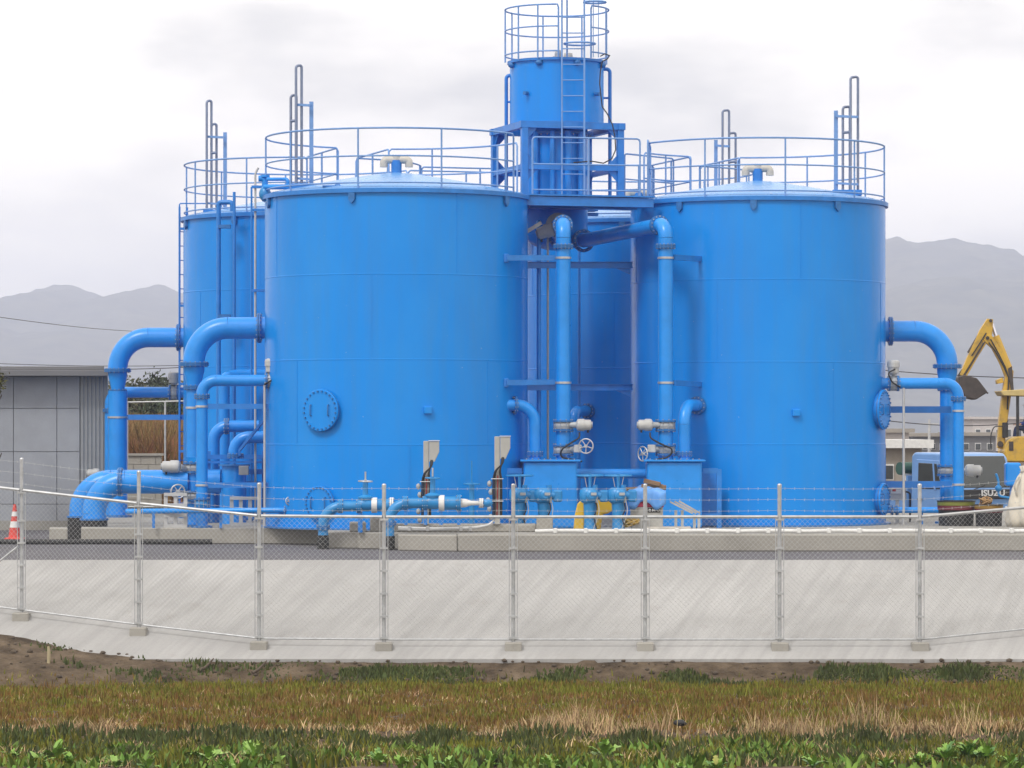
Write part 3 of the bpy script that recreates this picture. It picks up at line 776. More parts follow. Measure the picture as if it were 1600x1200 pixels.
part('base_flange', MB().lathe([(RS, 0), (RS + 0.1, 0), (RS + 0.1, 0.04), (RS, 0.04)], (xv, 67.0, TOP), (0, 0, 1), 24), M['flange'], T)
clamp(T, (xv, 67.0, PZ(637, 67)), RS)
motor(T, P(268, 729, 66.8), (1, 0, 0), 0.12, 0.34)
part('drive_shaft', MB().tube([P(281, 730, 66.8), P(296, 735, 66.95)], [0.07, 0.04], 12), M['gear'], T)
handwheel(T, P(278, 768, 66.65), (0.25, -1, 0), 0.13, M['galv'])
part('drive_shaft', MB().cyl(P(278, 768, 66.65), P(296, 770, 66.95), 0.03, 8), M['gear'], T)
wafer_valve(T, (xv, 67.0, PZ(775, 67)), (0, 0, 1), RS)
FLP = xv

T, xv = big_drop('thick blue drop pipe furthest left, curving out of the rear left tank', 'RL', -1, 184, 74.0, TOP)
part('straight_pipe', MB().cyl((xv, 74.0, ZBIG - 1.13), (xv, 74.0, TOP), RB * 0.98, 24), M['pipe'], T)
part('base_flange', MB().lathe([(RB, 0), (RB + 0.1, 0), (RB + 0.1, 0.05), (RB, 0.05)], (xv, 74.0, TOP), (0, 0, 1), 24), M['flange'], T)
clamp(T, (xv, 74.0, PZ(652, 74)), RB * 0.98)
part('stay_beam', MB().beam((xv + 0.18, 74.0, PZ(652, 74)), (-6.8, 74.0, PZ(652, 74)), 0.08, 0.11), M['steel'], T)
RLP = xv
T = thing('branch_pipe', 'slimmer blue pipe with a grey actuator behind the leftmost drop pipe', 'pipe', (PX(172, 74.8), 74.8, TOP))
run(T, [(-6.75, 74.75, PZ(613, 74.75)), (PX(172, 74.75), 74.75, PZ(613, 74.75)), (PX(172, 74.75), 74.75, TOP)], 0.115, 0.25)
wafer_valve(T, P(272, 613, 74.75), (1, 0, 0), 0.115)
part('valve_stem', MB().cyl(P(272, 605, 74.75), P(272, 594, 74.75), 0.03, 8), M['gear'], T)
motor(T, P(272, 590, 74.7), (0, 0, 1), 0.13, 0.24)
flange(T, P(172, 641, 74.75), (0, 0, 1), 0.115)
motor(T, P(147, 740, 74.75), (1, 0, 0), 0.11, 0.26)
part('drive_shaft', MB().cyl(P(152, 740, 74.75), P(170, 742, 74.75), 0.04, 8), M['gear'], T)

T, xv = big_drop('thick blue drop pipe curving out of the front right tank', 'FR', 1, 1480, 69.2, TOP)
part('straight_pipe', MB().cyl((xv, 69.2, ZBIG - 1.13), (xv, 69.2, TOP), RS, 24), M['pipe'], T)
part('base_flange', MB().lathe([(RS, 0), (RS + 0.1, 0), (RS + 0.1, 0.04), (RS, 0.04)], (xv, 69.2, TOP), (0, 0, 1), 24), M['flange'], T)
wafer_valve(T, (xv, 69.2, PZ(735, 69.2)), (0, 0, 1), RS)
motor(T, P(1520, 735, 69.1), (-1, 0, 0), 0.12, 0.3)
part('drive_shaft', MB().cyl(P(1492, 735, 69.15), P(1512, 735, 69.1), 0.04, 8), M['gear'], T)
for py in (640, 757):
    part('stay_beam', MB().beam((7.28, 68.9, PZ(py, 68.9)), (PX(1486, 68.9), 68.9, PZ(py, 68.9)), 0.08, 0.13), M['steel'], T)
# ---- slimmer drop pipes with actuators at the tank wall
def slim_drop(label, key, side, xpx, Y, zz, zend, apx, apy, stays):
    cx, cy = TANK[key]
    dx = math.sqrt(R * R - (Y - cy) ** 2); xs = cx + side * dx; xv = PX(xpx, Y); r = 0.108
    T = thing('branch_pipe', label, 'pipe', (xv, Y, TOP))
    part('nozzle', MB().cyl((xs - side * 0.15, Y, zz), (xs + side * 0.02, Y, zz), r * 1.12, 24), M['pipe'], T)
    run(T, [(xs - side * 0.05, Y, zz), (xv, Y, zz), (xv, Y, zend)], r, 0.27, na=14)
    vx = PX(apx, Y)
    wafer_valve(T, (vx, Y, zz), (1, 0, 0), r)
    part('valve_stem', MB().cyl((vx, Y, zz + r), (vx, Y, PZ(apy, Y) - 0.05), 0.035, 8), M['gear'], T)
    motor(T, (vx, Y, PZ(apy, Y)), (0, 0, 1), 0.125, 0.26)
    flange(T, (xv, Y, zz - 0.30), (0, 0, 1), r)
    for py in stays:
        clamp(T, (xv, Y, PZ(py, Y)), r)
        part('stay_beam', MB().beam((xv - side * 0.10, Y, PZ(py, Y)), (xs - side * 0.05, Y + 0.02, PZ(py, Y)), 0.07, 0.10), M['steel'], T)
    part('base_flange', MB().lathe([(r, 0), (r + 0.09, 0), (r + 0.09, 0.04), (r, 0.04)], (xv, Y, TOP), (0, 0, 1), 24), M['flange'], T)
    cb = round_path([(vx + 0.02, Y - 0.12, PZ(apy, Y) - 0.05), (vx + side * -0.13, Y - 0.2, PZ(apy, Y) - 0.12), (vx + side * -0.05, Y - 0.2, zz + 0.02), (vx + side * 0.12, Y - 0.14, zz - 0.08)], 0.06, 5)
    part('cable_loop', MB().tube(cb, 0.016, 6), M['cable'], T)
    return T, xv
T, xv = slim_drop('slim blue branch pipe with grey actuator on the front left tank', 'FL', -1, 315.5, 66.25, PZ(594.5, 66.25), TOP, 424, 571, (635, 758))
wafer_valve(T, (xv, 66.25, PZ(787, 66.25)), (0, 0, 1), 0.108, mat='valve')
T, xv = slim_drop('slim blue branch pipe with grey actuator on the front right tank', 'FR', 1, 1497.5, 68.45, PZ(599, 68.45), TOP, 1396, 573, ())
clamp(T, (xv, 68.45, PZ(642, 68.45)), 0.108); clamp(T, (xv, 68.45, PZ(757, 68.45)), 0.108)
# grey vertical conduits
def conduit(label, pts, r=0.02, mat='conduit', br=0.06):
    p = [Vector(q) for q in pts]
    o = part('conduit', MB().tube(round_path(p, br, 4) if len(p) > 2 else p, r, 8), M[mat], origin=p[-1]); tag(o, label, 'conduit'); return o
conduit('thin grey conduit running down in front of the front left tank edge', [P(413.5, 600, 66.2), (PX(413.5, 66.2), 66.2, TOP)], 0.024)
conduit('thin grey conduit running down beside the front right tank edge', [P(1412, 606, 68.4), (PX(1412, 68.4), 68.4, TOP)], 0.024)
conduit('long pale conduit climbing between the two left tanks', [P(404, 262, 69.0), P(399, 270, 69.0), (PX(399, 69.0), 69.0, TOP)], 0.022)
conduit('blue conduit down the middle of the rear left tank', [P(366, 300, 71.35), (PX(366, 71.35), 71.35, TOP)], 0.03, 'steel')
conduit('blue pipe with a hooked top on the rear left tank', [P(363, 330, 71.4), P(363, 316, 71.4), P(341.5, 316, 71.45), (PX(341.5, 71.45), 71.45, TOP)], 0.05, 'steel')
conduit('thin blue conduit between the two left tanks', [P(393, 292, 70.4), (PX(393, 70.4), 70.4, TOP)], 0.02, 'steel')
# brackets of those conduits: part of the tank
for px, py in ((351, 354), (351, 494)):
    part('conduit_bracket', MB().box(P(px, py, 71.45), (0.25, 0.2, 0.07)), M['flange'], tRL)
for py in (292, 328, 454):
    part('conduit_bracket', MB().box(P(406, py, 69.0), (0.32, 0.12, 0.05)), M['steel'], tFL)

# ---- twin elbows diving into black sleeves
def sleeve_elbow(label, slabel, vpx, Y, xr, ypx, fl):
    r = 0.225; zz = PZ(ypx, Y); xv = PX(vpx, Y)
    T = thing('underground_elbow_pipe', label, 'pipe', (xv, Y, 0.45))
    run(T, [(xr, Y, zz), (xv, Y, zz), (xv, Y, 0.42)], r, 0.6, na=18)
    if fl: flange(T, (PX(188, Y), Y, zz), (1, 0, 0), r, nb=14, mat='flange', k=1.22)
    part('skirt_flange', MB().lathe([(r, 0), (r + 0.05, 0), (r + 0.05, 0.035), (r, 0.035)], (xv, Y, 0.42), (0, 0, 1), 28), M['flange'], T)
    o = part('pipe_sleeve', MB().lathe([(r + 0.03, 0), (r + 0.03, 0.42), (0, 0.42)], (xv, Y, 0.0), (0, 0, 1), 28), M['black'], origin=(xv, Y, 0)); tag(o, slabel, 'sleeve')
    return T
sleeve_elbow('big blue elbow pipe nearer the fence, diving into the ground at left', 'black sleeve round the nearer big elbow pipe', 147, 67.0, FLP - 0.1, 753, True)
sleeve_elbow('big blue elbow pipe behind its twin, diving into the ground at left', 'black sleeve round the farther big elbow pipe', 126, 69.0, PX(345, 69.0), 752, False)

# ---- pipes between the left tanks
T = thing('branch_pipe', 'blue pipe with a flange high on the rear left tank, dropping behind the slim branch', 'pipe', (PX(350, 70.9), 70.9, TOP))
zz = PZ(586, 71.2)
p_, d_ = on_shell('RL', -78, zz)
run(T, [p_ - d_ * 0.1, P(369, 586, 71.1), P(350, 590, 70.9) , (PX(350, 70.9), 70.9, TOP)], 0.115, 0.12, na=8)
flange(T, p_ + d_ * 0.10, d_, 0.115)
T = thing('branch_pipe', 'blue elbow pipe with bright bolted flange between the two left tanks', 'pipe', (PX(331, 69.8), 69.8, TOP))
run(T, [P(405, 666, 69.8), P(334, 666, 69.8), (PX(334, 69.8), 69.8, TOP)], 0.118, 0.3)
flange(T, P(354, 666, 69.8), (1, 0, 0), 0.118, bmat='galv')
T = thing('branch_pipe', 'short blue elbow dropping into a boxed valve pot between the left tanks', 'pipe', (PX(366, 68.9), 68.9, TOP))
run(T, [P(415, 683, 68.9), P(366, 683, 68.9), P(366, 716, 68.9)], 0.118, 0.3)
flange(T, P(368, 712, 68.9), (0, 0, 1), 0.118)
x = PX(366, 68.9)
part('valve_pot', MB().lathe([(0.24, 0), (0.24, PZ(728, 68.9) - TOP), (0, PZ(728, 68.9) - TOP)], (x, 68.9, TOP), (0, 0, 1), 28), M['pipe'], T)
part('pot_lid', MB().lathe([(0, 0.03), (0.31, 0.03), (0.31, 0), (0.2, 0)], (x, 68.9, PZ(728, 68.9)), (0, 0, 1), 28), M['flange'], T)
part('brace', MB().beam(P(374, 712, 68.6), P(374, 703, 68.6), 0.05, 0.05), M['steel'], T)
part('brace', MB().beam(P(374, 704, 68.6), P(411, 658, 68.4), 0.05, 0.05), M['steel'], T)
part('junction_box', MB().box(P(381, 735, 68.4), (0.19, 0.12, 0.18)), M['hood'], T, bevel=0.01)
T = thing('pipe_rack', 'blue horizontal beams low between the left tanks', 'rack', (PX(360, 69.3), 69.3, TOP))
for py, h in ((714, 0.09), (722, 0.05), (737, 0.1), (757, 0.12)):
    part('beam', MB().beam(P(322, py, 69.4), P(418, py, 69.4), 0.08, h), M['steel'], T)
for px in (326, 412):
    part('leg', MB().beam(P(px, 705, 69.48), (PX(px, 69.48), 69.48, TOP), 0.07, 0.07), M['steel'], T)
T = thing('drain_pipe', 'thin blue drain pipe low along the left, ending in a small valve', 'pipe', (PX(320, 66.0), 66.0, TOP))
run(T, [P(198, 799, 66.6), P(300, 798, 66.0), P(440, 797, 65.6), P(470, 797, 65.4)], 0.05, 0.05, na=4, n=14)
for px in (446, 455): flange(T, P(px, 797, 65.57), (1, 0.1, 0), 0.05, nb=8, double=False, k=1.7)
part('valve_bonnet', MB().cyl(P(450, 797, 65.58), P(451, 784, 65.55), 0.04, 10), M['gear'], T)
handwheel(T, P(452, 783, 65.45), (0.5, -1, 0.15), 0.07, M['galv'], 0.012)
for px in (240, 345, 430):
    part('support', MB().beam(P(px, 800, 66.0), (PX(px, 66.0), 66.0, TOP), 0.05, 0.05), M['steel'], T)
T = thing('drain_pipe', 'thin blue drain pipe low on the right of the front right tank', 'pipe', (PX(1430, 68.6), 68.6, TOP))
run(T, [P(1385, 797, 68.6), P(1470, 797, 68.5)], 0.06, 0.05, n=14)
for px in (1394, 1401): flange(T, P(px, 797, 68.6), (1, 0, 0), 0.06, nb=8, double=False, k=1.6)
part('support', MB().beam(P(1440, 797, 68.6), (PX(1440, 68.6), 68.6, TOP), 0.05, 0.05), M['steel'], T)
# grey slotted rack by the elbows
def frame_rack(label, px0, px1, py0, Y, mat, cols, bars):
    x0, x1 = PX(px0, Y), PX(px1, Y); zt = PZ(py0, Y)
    T = thing('slotted_rack', label, 'rack', ((x0 + x1) / 2, Y, TOP))
    for k in range(cols + 1):
        x = x0 + (x1 - x0) * k / cols
        part('upright', MB().beam((x, Y, TOP), (x, Y, zt), 0.07, 0.05), mat, T)
    for k in range(bars + 1):
        z = TOP + 0.03 + (zt - TOP - 0.06) * k / bars
        part('crossbar', MB().beam((x0 - 0.03, Y - 0.03, z), (x1 + 0.03, Y - 0.03, z), 0.05, 0.06), mat, T)
    return T
frame_rack('pale grey slotted steel rack under the handwheel at left', 259, 290, 770, 66.3, M['conduit'], 2, 3)
frame_rack('low grey steel rack beside the front left tank base', 362, 405, 776, 67.6, M['conduit'], 3, 2)

# ------------------------------------------------------------------ central drop pipes and valve boxes
def centre_drop(label, blabel, xpx, Y, side, src, box_px, inlet_px, key, fl_ang, wheel_oblique, ilabel):
    r = 0.138; xv = PX(xpx, Y); zz = PZ(350, Y)
    T = thing('drop_pipe', label, 'pipe', (xv, Y, PZ(720, Y)))
    src = Vector(src)
    a = Vector((xv, Y, zz)); hd = (src - a).normalized()
    run(T, [src, a, (xv, Y, zz - 0.42)], r, 0.26, na=14)
    flange(T, a + hd * 0.30, hd, r, nb=14)
    flange(T, (xv, Y, zz - 0.42), (0, 0, 1), r, nb=14)
    flange(T, src, hd, r * 1.2, nb=14)
    zb = PZ(720, Y)
    part('straight_pipe', MB().cyl((xv, Y, zz - 0.42), (xv, Y, zb), r, 28), M['pipe'], T)
    wafer_valve(T, (xv, Y, PZ(665, Y)), (0, 0, 1), r); wafer_valve(T, (xv, Y, PZ(703, Y)), (0, 0, 1), r)
    for py in (403, 598):
        z = PZ(py, Y); clamp(T, (xv, Y, z), r)
    s = -side
    motor(T, (xv + s * 0.38, Y - 0.12, PZ(664, Y)), (s * -1, 0, 0), 0.115, 0.27)
    part('drive_shaft', MB().tube([(xv + s * 0.12, Y - 0.1, PZ(664, Y)), (xv + s * 0.26, Y - 0.12, PZ(664, Y))], [0.05, 0.06], 12), M['gear'], T)
    part('gearbox', MB().box((xv + s * 0.27, Y - 0.14, PZ(701, Y)), (0.15, 0.13, 0.15)), M['motor'], T, bevel=0.015)
    part('drive_shaft', MB().tube([(xv + s * 0.12, Y - 0.1, PZ(702, Y)), (xv + s * 0.22, Y - 0.13, PZ(702, Y))], [0.04, 0.06], 12), M['gear'], T)
    hw = Vector((xv + s * (0.42 if not wheel_oblique else 0.44), Y - 0.30, PZ(697 if not wheel_oblique else 709, Y)))
    handwheel(T, hw, (-0.25 * s if not wheel_oblique else s * 1.3, -1, 0), 0.135, M['galv'], 0.014)
    part('wheel_shaft', MB().cyl(hw, (xv + s * 0.28, Y - 0.14, PZ(702, Y)), 0.014, 8), M['galv'], T)
    q = [(xv + s * 0.30, Y - 0.16, PZ(676, Y)), (xv + s * 0.30, Y - 0.2, PZ(684, Y)), (xv + s * 0.12, Y - 0.24, PZ(693, Y)), (xv - s * 0.04 if side < 0 else xv - s * 0.14, Y - 0.25, PZ(702, Y)), (xv - s * 0.06, Y - 0.22, PZ(714, Y)), (xv + s * 0.35, Y - 0.22, PZ(721, Y))]
    part('cable_loop', MB().tube(round_path(q, 0.09, 6), 0.017, 6), M['cable'], T)
    # valve box
    x0, x1 = PX(box_px[0], Y - 0.4), PX(box_px[1], Y - 0.4); zl_ = PZ(721, Y)
    B = thing('valve_chamber', blabel, 'chamber', ((x0 + x1) / 2, Y, TOP))
    part('body', MB().box(((x0 + x1) / 2, Y, (TOP + zl_) / 2), (x1 - x0, 0.86, zl_ - TOP)), M['pipe'], B, bevel=0.05, seg=3)
    part('lid', MB().box(((x0 + x1) / 2, Y, zl_ + 0.018), (x1 - x0 + 0.12, 0.98, 0.036)), M['pipe'], B, bevel=0.008)
    bb = MB()
    for k in range(9): bb.cyl((x0 + (x1 - x0) * (k + 0.5) / 9, Y - 0.45, zl_ + 0.03), (x0 + (x1 - x0) * (k + 0.5) / 9, Y - 0.45, zl_ + 0.06), 0.014, 6)
    part('lid_bolts', bb, M['bolt'], B)
    # open support frame beside it
    xe = x0 if side < 0 else x1; fx = xe + side * 0.33
    z0, z1 = TOP + 0.002, PZ(733, Y)
    part('frame_post', MB().box((fx, Y - 0.2, (z0 + z1) / 2), (0.09, 0.09, z1 - z0)), M['steel'], B)
    part('frame_bar', MB().box(((xe + fx) / 2, Y - 0.2, z1 - 0.03), (abs(fx - xe) - 0.05, 0.08, 0.10)), M['steel'], B)
    part('frame_bar', MB().box(((xe + fx) / 2, Y - 0.2, z0 + 0.22), (abs(fx - xe) - 0.05, 0.08, 0.10)), M['steel'], B)
    part('frame_panel', MB().box(((xe + fx) / 2, Y + 0.36, (z0 + z1) / 2 - 0.02), (abs(fx - xe) + 0.1, 0.02, z1 - z0 - 0.1)), M['steel'], B)
    # inlet elbow from the tank wall
    p, d = on_shell(key, fl_ang, PZ(633, Y)); ri = 0.112; xi = PX(inlet_px, Y)
    I = thing('inlet_pipe', blabel.replace('chamber', 'chamber inlet') if False else ilabel, 'pipe', (xi, Y, zl_ + 0.04))
    tgt = Vector((xi, Y, PZ(633, Y)))
    run(I, [p - d * 0.1, p + d * 0.16, tgt + Vector((0, 0, -0.0)), Vector((xi, Y, zl_ + 0.03))], ri, 0.11, na=8) if False else None
    hd2 = Vector((xi - p.x, Y - p.y, 0)); L = hd2.length
    run(I, [p - hd2.normalized() * 0.12, tgt, Vector((xi, Y, zl_ + 0.04))], ri, min(0.36, L * 0.9), na=14)
    flange(I, p + hd2.normalized() * 0.07, hd2, ri, nb=12, double=False, k=1.55)
    flange(I, (xi, Y, PZ(709, Y)), (0, 0, 1), ri, nb=12)
    return T, B
centre_drop('left of the two tall blue drop pipes below the tower', 'blue valve chamber box at the foot of the left central pipe', 880, 65.9, -1, (0.93, 70.0, 6.0), (818, 902), 836, 'FL', -29, False, 'short blue elbow pipe from the front left tank into the left valve chamber')
centre_drop('right of the two tall blue drop pipes below the tower', 'blue valve chamber box at the foot of the right central pipe', 1040, 66.2, 1, (1.42, 70.0, 5.90), (1011, 1097), 1069, 'FR', -121, True, 'short blue elbow pipe from the front right tank into the right valve chamber')
# grey actuator on the left outlet under the platform
T = thing('outlet_valve', 'grey actuated valve on the outlet right under the platform', 'valve', P(848, 380, 68.2))
motor(T, P(854, 361, 67.9), (0.9, -0.2, 0.35), 0.14, 0.34)
part('valve_body', MB().lathe([(0.14, -0.07), (0.24, -0.07), (0.24, 0.07), (0.14, 0.07)], P(872, 352, 68.3), (0, 1, 0), 24), M['gear'], T)
part('lever_arm', MB().beam(P(823, 362, 68.1), P(846, 348, 68.1), 0.05, 0.07), M['galv'], T)
part('post', MB().cyl(P(842, 348, 68.2), (PX(842, 68.2), 68.2, TOP), 0.042, 12), M['pipe'], T)
part('knob', MB().sphere(P(842, 348, 68.2), 0.055, 10), M['pipe'], T)
# stays holding the drop pipes to the tanks
def stay(label, a, b, w=0.07, h=0.10, pad=None):
    T = thing('pipe_stay', label, 'bracket', (Vector(a) + Vector(b)) / 2)
    part('arm', MB().beam(a, b, w, h), M['steel'], T)
    part('pad', MB().box(Vector(b) + Vector((0, 0.06, 0)), (0.09, 0.12, 0.16)), M['steel'], T, bevel=0.01)
stay('upper blue stay from the front left tank to the left central pipe', P(866, 403, 65.9), P(791, 403, 65.55))
stay('lower blue stay from the front left tank to the left central pipe', P(866, 597, 65.9), P(791, 598, 65.55))
stay('upper blue stay from the front right tank to the right central pipe', P(1053, 402, 66.2), P(1100, 405, 67.15))
stay('lower blue stay from the front right tank to the right central pipe', P(1053, 598, 66.2), P(1100, 601, 67.15))
for py, lab in ((414, 'upper dark blue tie beam across the gap between the front tanks'), (605, 'lower dark blue tie beam across the gap between the front tanks')):
    T = thing('tie_beam', lab, 'beam', P(900, py, 68.0))
    part('web', MB().beam(P(818, py, 67.8), P(988, py, 68.6), 0.02, 0.12), M['steel'], T)
    for s in (-1, 1): part('beam_flange', MB().beam(P(818, py - s * 4.6, 67.8), P(988, py - s * 4.6, 68.6), 0.10, 0.012), M['steel'], T)
    part('end_gusset', MB().prism([(0, 0), (0.3, 0), (0.3, 0.12)], P(962, py + 5, 68.48), (1, 0.3, 0), (0, 0, -1), 0.02), M['steel'], T)
T = thing('header_pipe', 'blue horizontal header pipe low in the gap between the valve chambers', 'pipe', (PX(945, 66.9), 66.9, TOP))
part('straight_pipe', MB().cyl((PX(895, 66.7), 66.7, PZ(740, 66.7)), (PX(1015, 66.7), 66.7, PZ(740, 66.7)), 0.09, 20), M['pipe'], T)
part('support', MB().beam((PX(985, 66.7), 66.7, PZ(742, 66.7)), (PX(985, 66.7), 66.7, TOP), 0.08, 0.08), M['steel'], T)
conduit('thin pale conduit down the gap behind the left central pipe', [P(856, 372, 68.6), (PX(856, 68.6), 68.6, TOP)], 0.022)
conduit('dark blue conduit on the tank at the back of the gap', [P(905, 380, 73.6), (PX(905, 73.6), 73.6, TOP)], 0.028, 'steel')
# nozzle pipe on the rear tank seen through the gap
T = thing('branch_pipe', 'blue elbow pipe on the back tank, seen right of the left central pipe', 'pipe', P(895, 760, 73.6))
p_, d_ = on_shell('RR', -117, PZ(642, 74.0))
run(T, [p_ - d_ * 0.1, P(897, 642, 73.5), (PX(897, 73.5), 73.5, TOP)], 0.115, 0.2)
flange(T, p_ + d_ * 0.05, d_, 0.115)

# ------------------------------------------------------------------ roof level pipes (tall bare inverted-U pipes)
def roof_gauge(label, Y, tall, short, post, brace_y, base_y, box):
    """tall=(x0,x1,ytop) short=(x0,x1,ytop) post=(x,ytop)"""
    zb = PZ(base_y, Y)
    T = thing('siphon_pipes', label, 'pipe', (PX((tall[0] + tall[1]) / 2, Y), Y, zb))
    for q, (x0, x1, yt) in enumerate((tall, short)):
        a, b, zt = PX(x0, Y), PX(x1, Y), PZ(yt, Y)
        part('inverted_loop', MB().tube(round_path([(a, Y + q * 0.07, zb), (a, Y + q * 0.07, zt), (b, Y + 0.06 + q * 0.07, zt + 0.02), (b, Y + 0.06 + q * 0.07, zb)], 0.045, 4), 0.026, 10), M['inox'], T)
    x = PX(post[0], Y)
    part('support_post', MB().beam((x, Y + 0.12, zb), (x, Y + 0.12, PZ(post[1], Y)), 0.075, 0.06), M['rail'], T)
    xa, xb = sorted((x, PX(tall[0] if post[0] > tall[0] else tall[1], Y)))
    part('brace', MB().beam((xa, Y + 0.08, PZ(brace_y, Y)), (xb, Y - 0.03, PZ(brace_y + 2, Y)), 0.06, 0.045), M['rail'], T)
    part('brace', MB().beam((xa, Y + 0.08, zb + 0.25), (xb, Y - 0.03, zb + 0.22), 0.06, 0.04), M['rail'], T)
    part('union', MB().cyl((PX(short[0], Y), Y + 0.05, PZ(brace_y + 26, Y)), (PX(short[1], Y), Y + 0.05, PZ(brace_y + 25, Y)), 0.028, 8), M['inox'], T)
    bx0, bx1, by0, by1 = box
    part('valve_box', MB().box(((PX(bx0, Y) + PX(bx1, Y)) / 2, Y + 0.05, (PZ(by0, Y) + PZ(by1, Y)) / 2), (PX(bx1, Y) - PX(bx0, Y), 0.34, PZ(by0, Y) - PZ(by1, Y))), M['steel'], T, bevel=0.01)
roof_gauge('tallest bare inverted-U pipes, on the front left tank roof', 65.9, (462.5, 471, 103), (454, 462.5, 149), (486, 158), 163, 299, (452, 492, 287, 300))
roof_gauge('bare inverted-U pipes on the rear left tank roof', 72.8, (323, 330, 158), (330, 337.5, 194), (351, 206), 213, 336, (318, 357, 328, 337))
roof_gauge('bare inverted-U pipes at the right edge of the front right tank roof', 68.2, (1329, 1341, 121), (1317.5, 1329, 167), (1307, 172), 181, 306, (1300, 1346, 297, 306))
roof_gauge('shorter bare inverted-U pipes on the back tank roof, left of the far vent', 75.6, (1129, 1139.5, 173), (1139.5, 1150, 208), (1119, 218), 227, 345, (1110, 1155, 336, 348))
# roof hatches and the small air-release piping on the front left tank
T = thing('roof_hatch', 'flat blue hatch box on the front left tank roof edge', 'hatch', P(532, 299, 65.2))
part('curb', MB().box(P(532, 297, 65.2), (0.60, 0.5, 0.10)), M['steel'], T, bevel=0.01)
part('lid', MB().box(P(533, 292.5, 65.2), (0.66, 0.56, 0.03)), M['steel'], T)
part('lid_handle', MB().tube(round_path([P(524, 291, 64.95), P(524, 288, 64.95), P(531, 288, 64.95), P(531, 291, 64.95)], 0.02, 3), 0.01, 6), M['steel'], T)
T = thing('air_release_piping', 'small blue air-release piping at the left shoulder of the front left tank', 'pipe', P(415, 300, 67.0))
part('pipe', MB().tube(round_path([P(414, 303, 66.7), P(414, 279, 66.7), P(404, 279, 66.7)], 0.08, 5), 0.06, 12), M['pipe'], T)
part('pipe', MB().tube(round_path([P(414, 292, 66.6), P(455, 292, 66.2)], 0.08, 5), 0.05, 12), M['pipe'], T)
part('pipe', MB().tube(round_path([P(418, 280, 66.6), P(450, 280, 66.3), P(450, 292, 66.3)], 0.06, 5), 0.035, 10), M['pipe'], T)
part('valve_body', MB().sphere(P(414, 303, 66.65), 0.13, 14, (0.9, 0.9, 1.1)), M['valve'], T)
part('cap', MB().lathe([(0, 0.05), (0.09, 0.04), (0.09, 0), (0, 0)], P(414, 277, 66.7), (0, 0, 1), 16), M['pipe'], T)

# ------------------------------------------------------------------ small front pipes on the plinth
def gate_valve(T, c, rpipe, wheel_py, stem_py, Y, white_flange=False):
    c = Vector(c)
    b = part('valve_body', MB().lathe([(rpipe * 1.15, -0.13), (rpipe * 1.3, -0.05), (rpipe * 1.35, 0.05), (rpipe * 1.15, 0.13)], c, (1, 0, 0), 20, smooth=True), M['valve'], T)
    part('bonnet', MB().lathe([(rpipe * 1.2, 0), (rpipe * 1.2, rpipe * 1.2), (rpipe * 1.5, rpipe * 1.2), (rpipe * 1.5, rpipe * 1.5), (0.05, rpipe * 1.9), (0.045, PZ(wheel_py, Y) - c.z)], c, (0, 0, 1), 16), M['valve'], T)
    handwheel(T, Vector((c.x, Y, PZ(wheel_py, Y))), (0.03, -0.05, 1), 0.125, M['galv'] if white_flange else M['valve'], 0.012)
    part('stem', MB().cyl((c.x, Y, PZ(wheel_py, Y)), (c.x, Y, PZ(stem_py, Y)), 0.016, 8), M['galv'], T)
rp = 0.092
Y1 = 63.2; z1 = PZ(791, Y1)
T = thing('service_pipe', 'left of the two small blue service pipes rising in front of the tank', 'pipe', (PX(505, Y1), Y1, 0))
run(T, [(PX(505, Y1), Y1, 0.22), (PX(505, Y1), Y1, z1), (PX(561, Y1), Y1, z1)], rp, 0.34, na=14, mat='valve')
part('sleeve', MB().lathe([(rp + 0.012, 0), (rp + 0.012, 0.25), (rp * 0.9, 0.25)], (PX(505, Y1), Y1, 0), (0, 0, 1), 20), M['black'], T)
flange(T, (PX(505, Y1), Y1, PZ(824, Y1)), (0, 0, 1), rp, nb=8)
for px in (532, 561): flange(T, (PX(px, Y1), Y1, z1), (1, 0, 0), rp, nb=8, mat='valve')
gate_valve(T, (PX(571, Y1), Y1, z1 + 0.03), rp, 752, 737, Y1, True)
part('flexible_joint', MB().lathe([(rp, -0.05), (rp * 1.5, -0.05), (rp * 1.5, 0.05), (rp, 0.05)], (PX(585, Y1), Y1, z1 + 0.02), (1, 0, 0), 24), M['white'], T)
part('straight_pipe', MB().cyl((PX(585, Y1), Y1, z1 + 0.02), (PX(614, Y1), Y1, z1 + 0.02), rp * 1.25, 20), M['valve'], T)
flange(T, (PX(612, Y1), Y1, z1 + 0.02), (1, 0, 0), rp * 1.1, nb=8, mat='white')
run(T, [(PX(613, Y1), Y1, z1 + 0.02), (PX(640, Y1), Y1 + 0.25, z1 + 0.02), (PX(640, Y1), Y1 + 0.6, z1 + 0.02)], rp * 0.8, 0.2, mat='valve')
part('support', MB().box((PX(563, Y1), Y1, (TOP + z1 - rp) / 2), (0.08, 0.10, z1 - rp - TOP)), M['steel'], T)
Y2 = 62.7; z2 = PZ(786, Y2)
T = thing('service_pipe', 'right of the two small blue service pipes, ending in a pale reducer', 'pipe', (PX(608, Y2), Y2, 0))
run(T, [(PX(608, Y2), Y2, 0.22), (PX(608, Y2), Y2, z2), (PX(664, Y2), Y2, z2)], rp, 0.34, na=14, mat='valve')
part('sleeve', MB().lathe([(rp + 0.012, 0), (rp + 0.012, 0.25), (rp * 0.9, 0.25)], (PX(608, Y2), Y2, 0), (0, 0, 1), 20), M['black'], T)
flange(T, (PX(608, Y2), Y2, PZ(818, Y2)), (0, 0, 1), rp, nb=8)
for px in (633, 664): flange(T, (PX(px, Y2), Y2, z2), (1, 0, 0), rp, nb=8, mat='valve')
gate_valve(T, (PX(676, Y2), Y2, z2 + 0.01), rp, 747, 731, Y2)
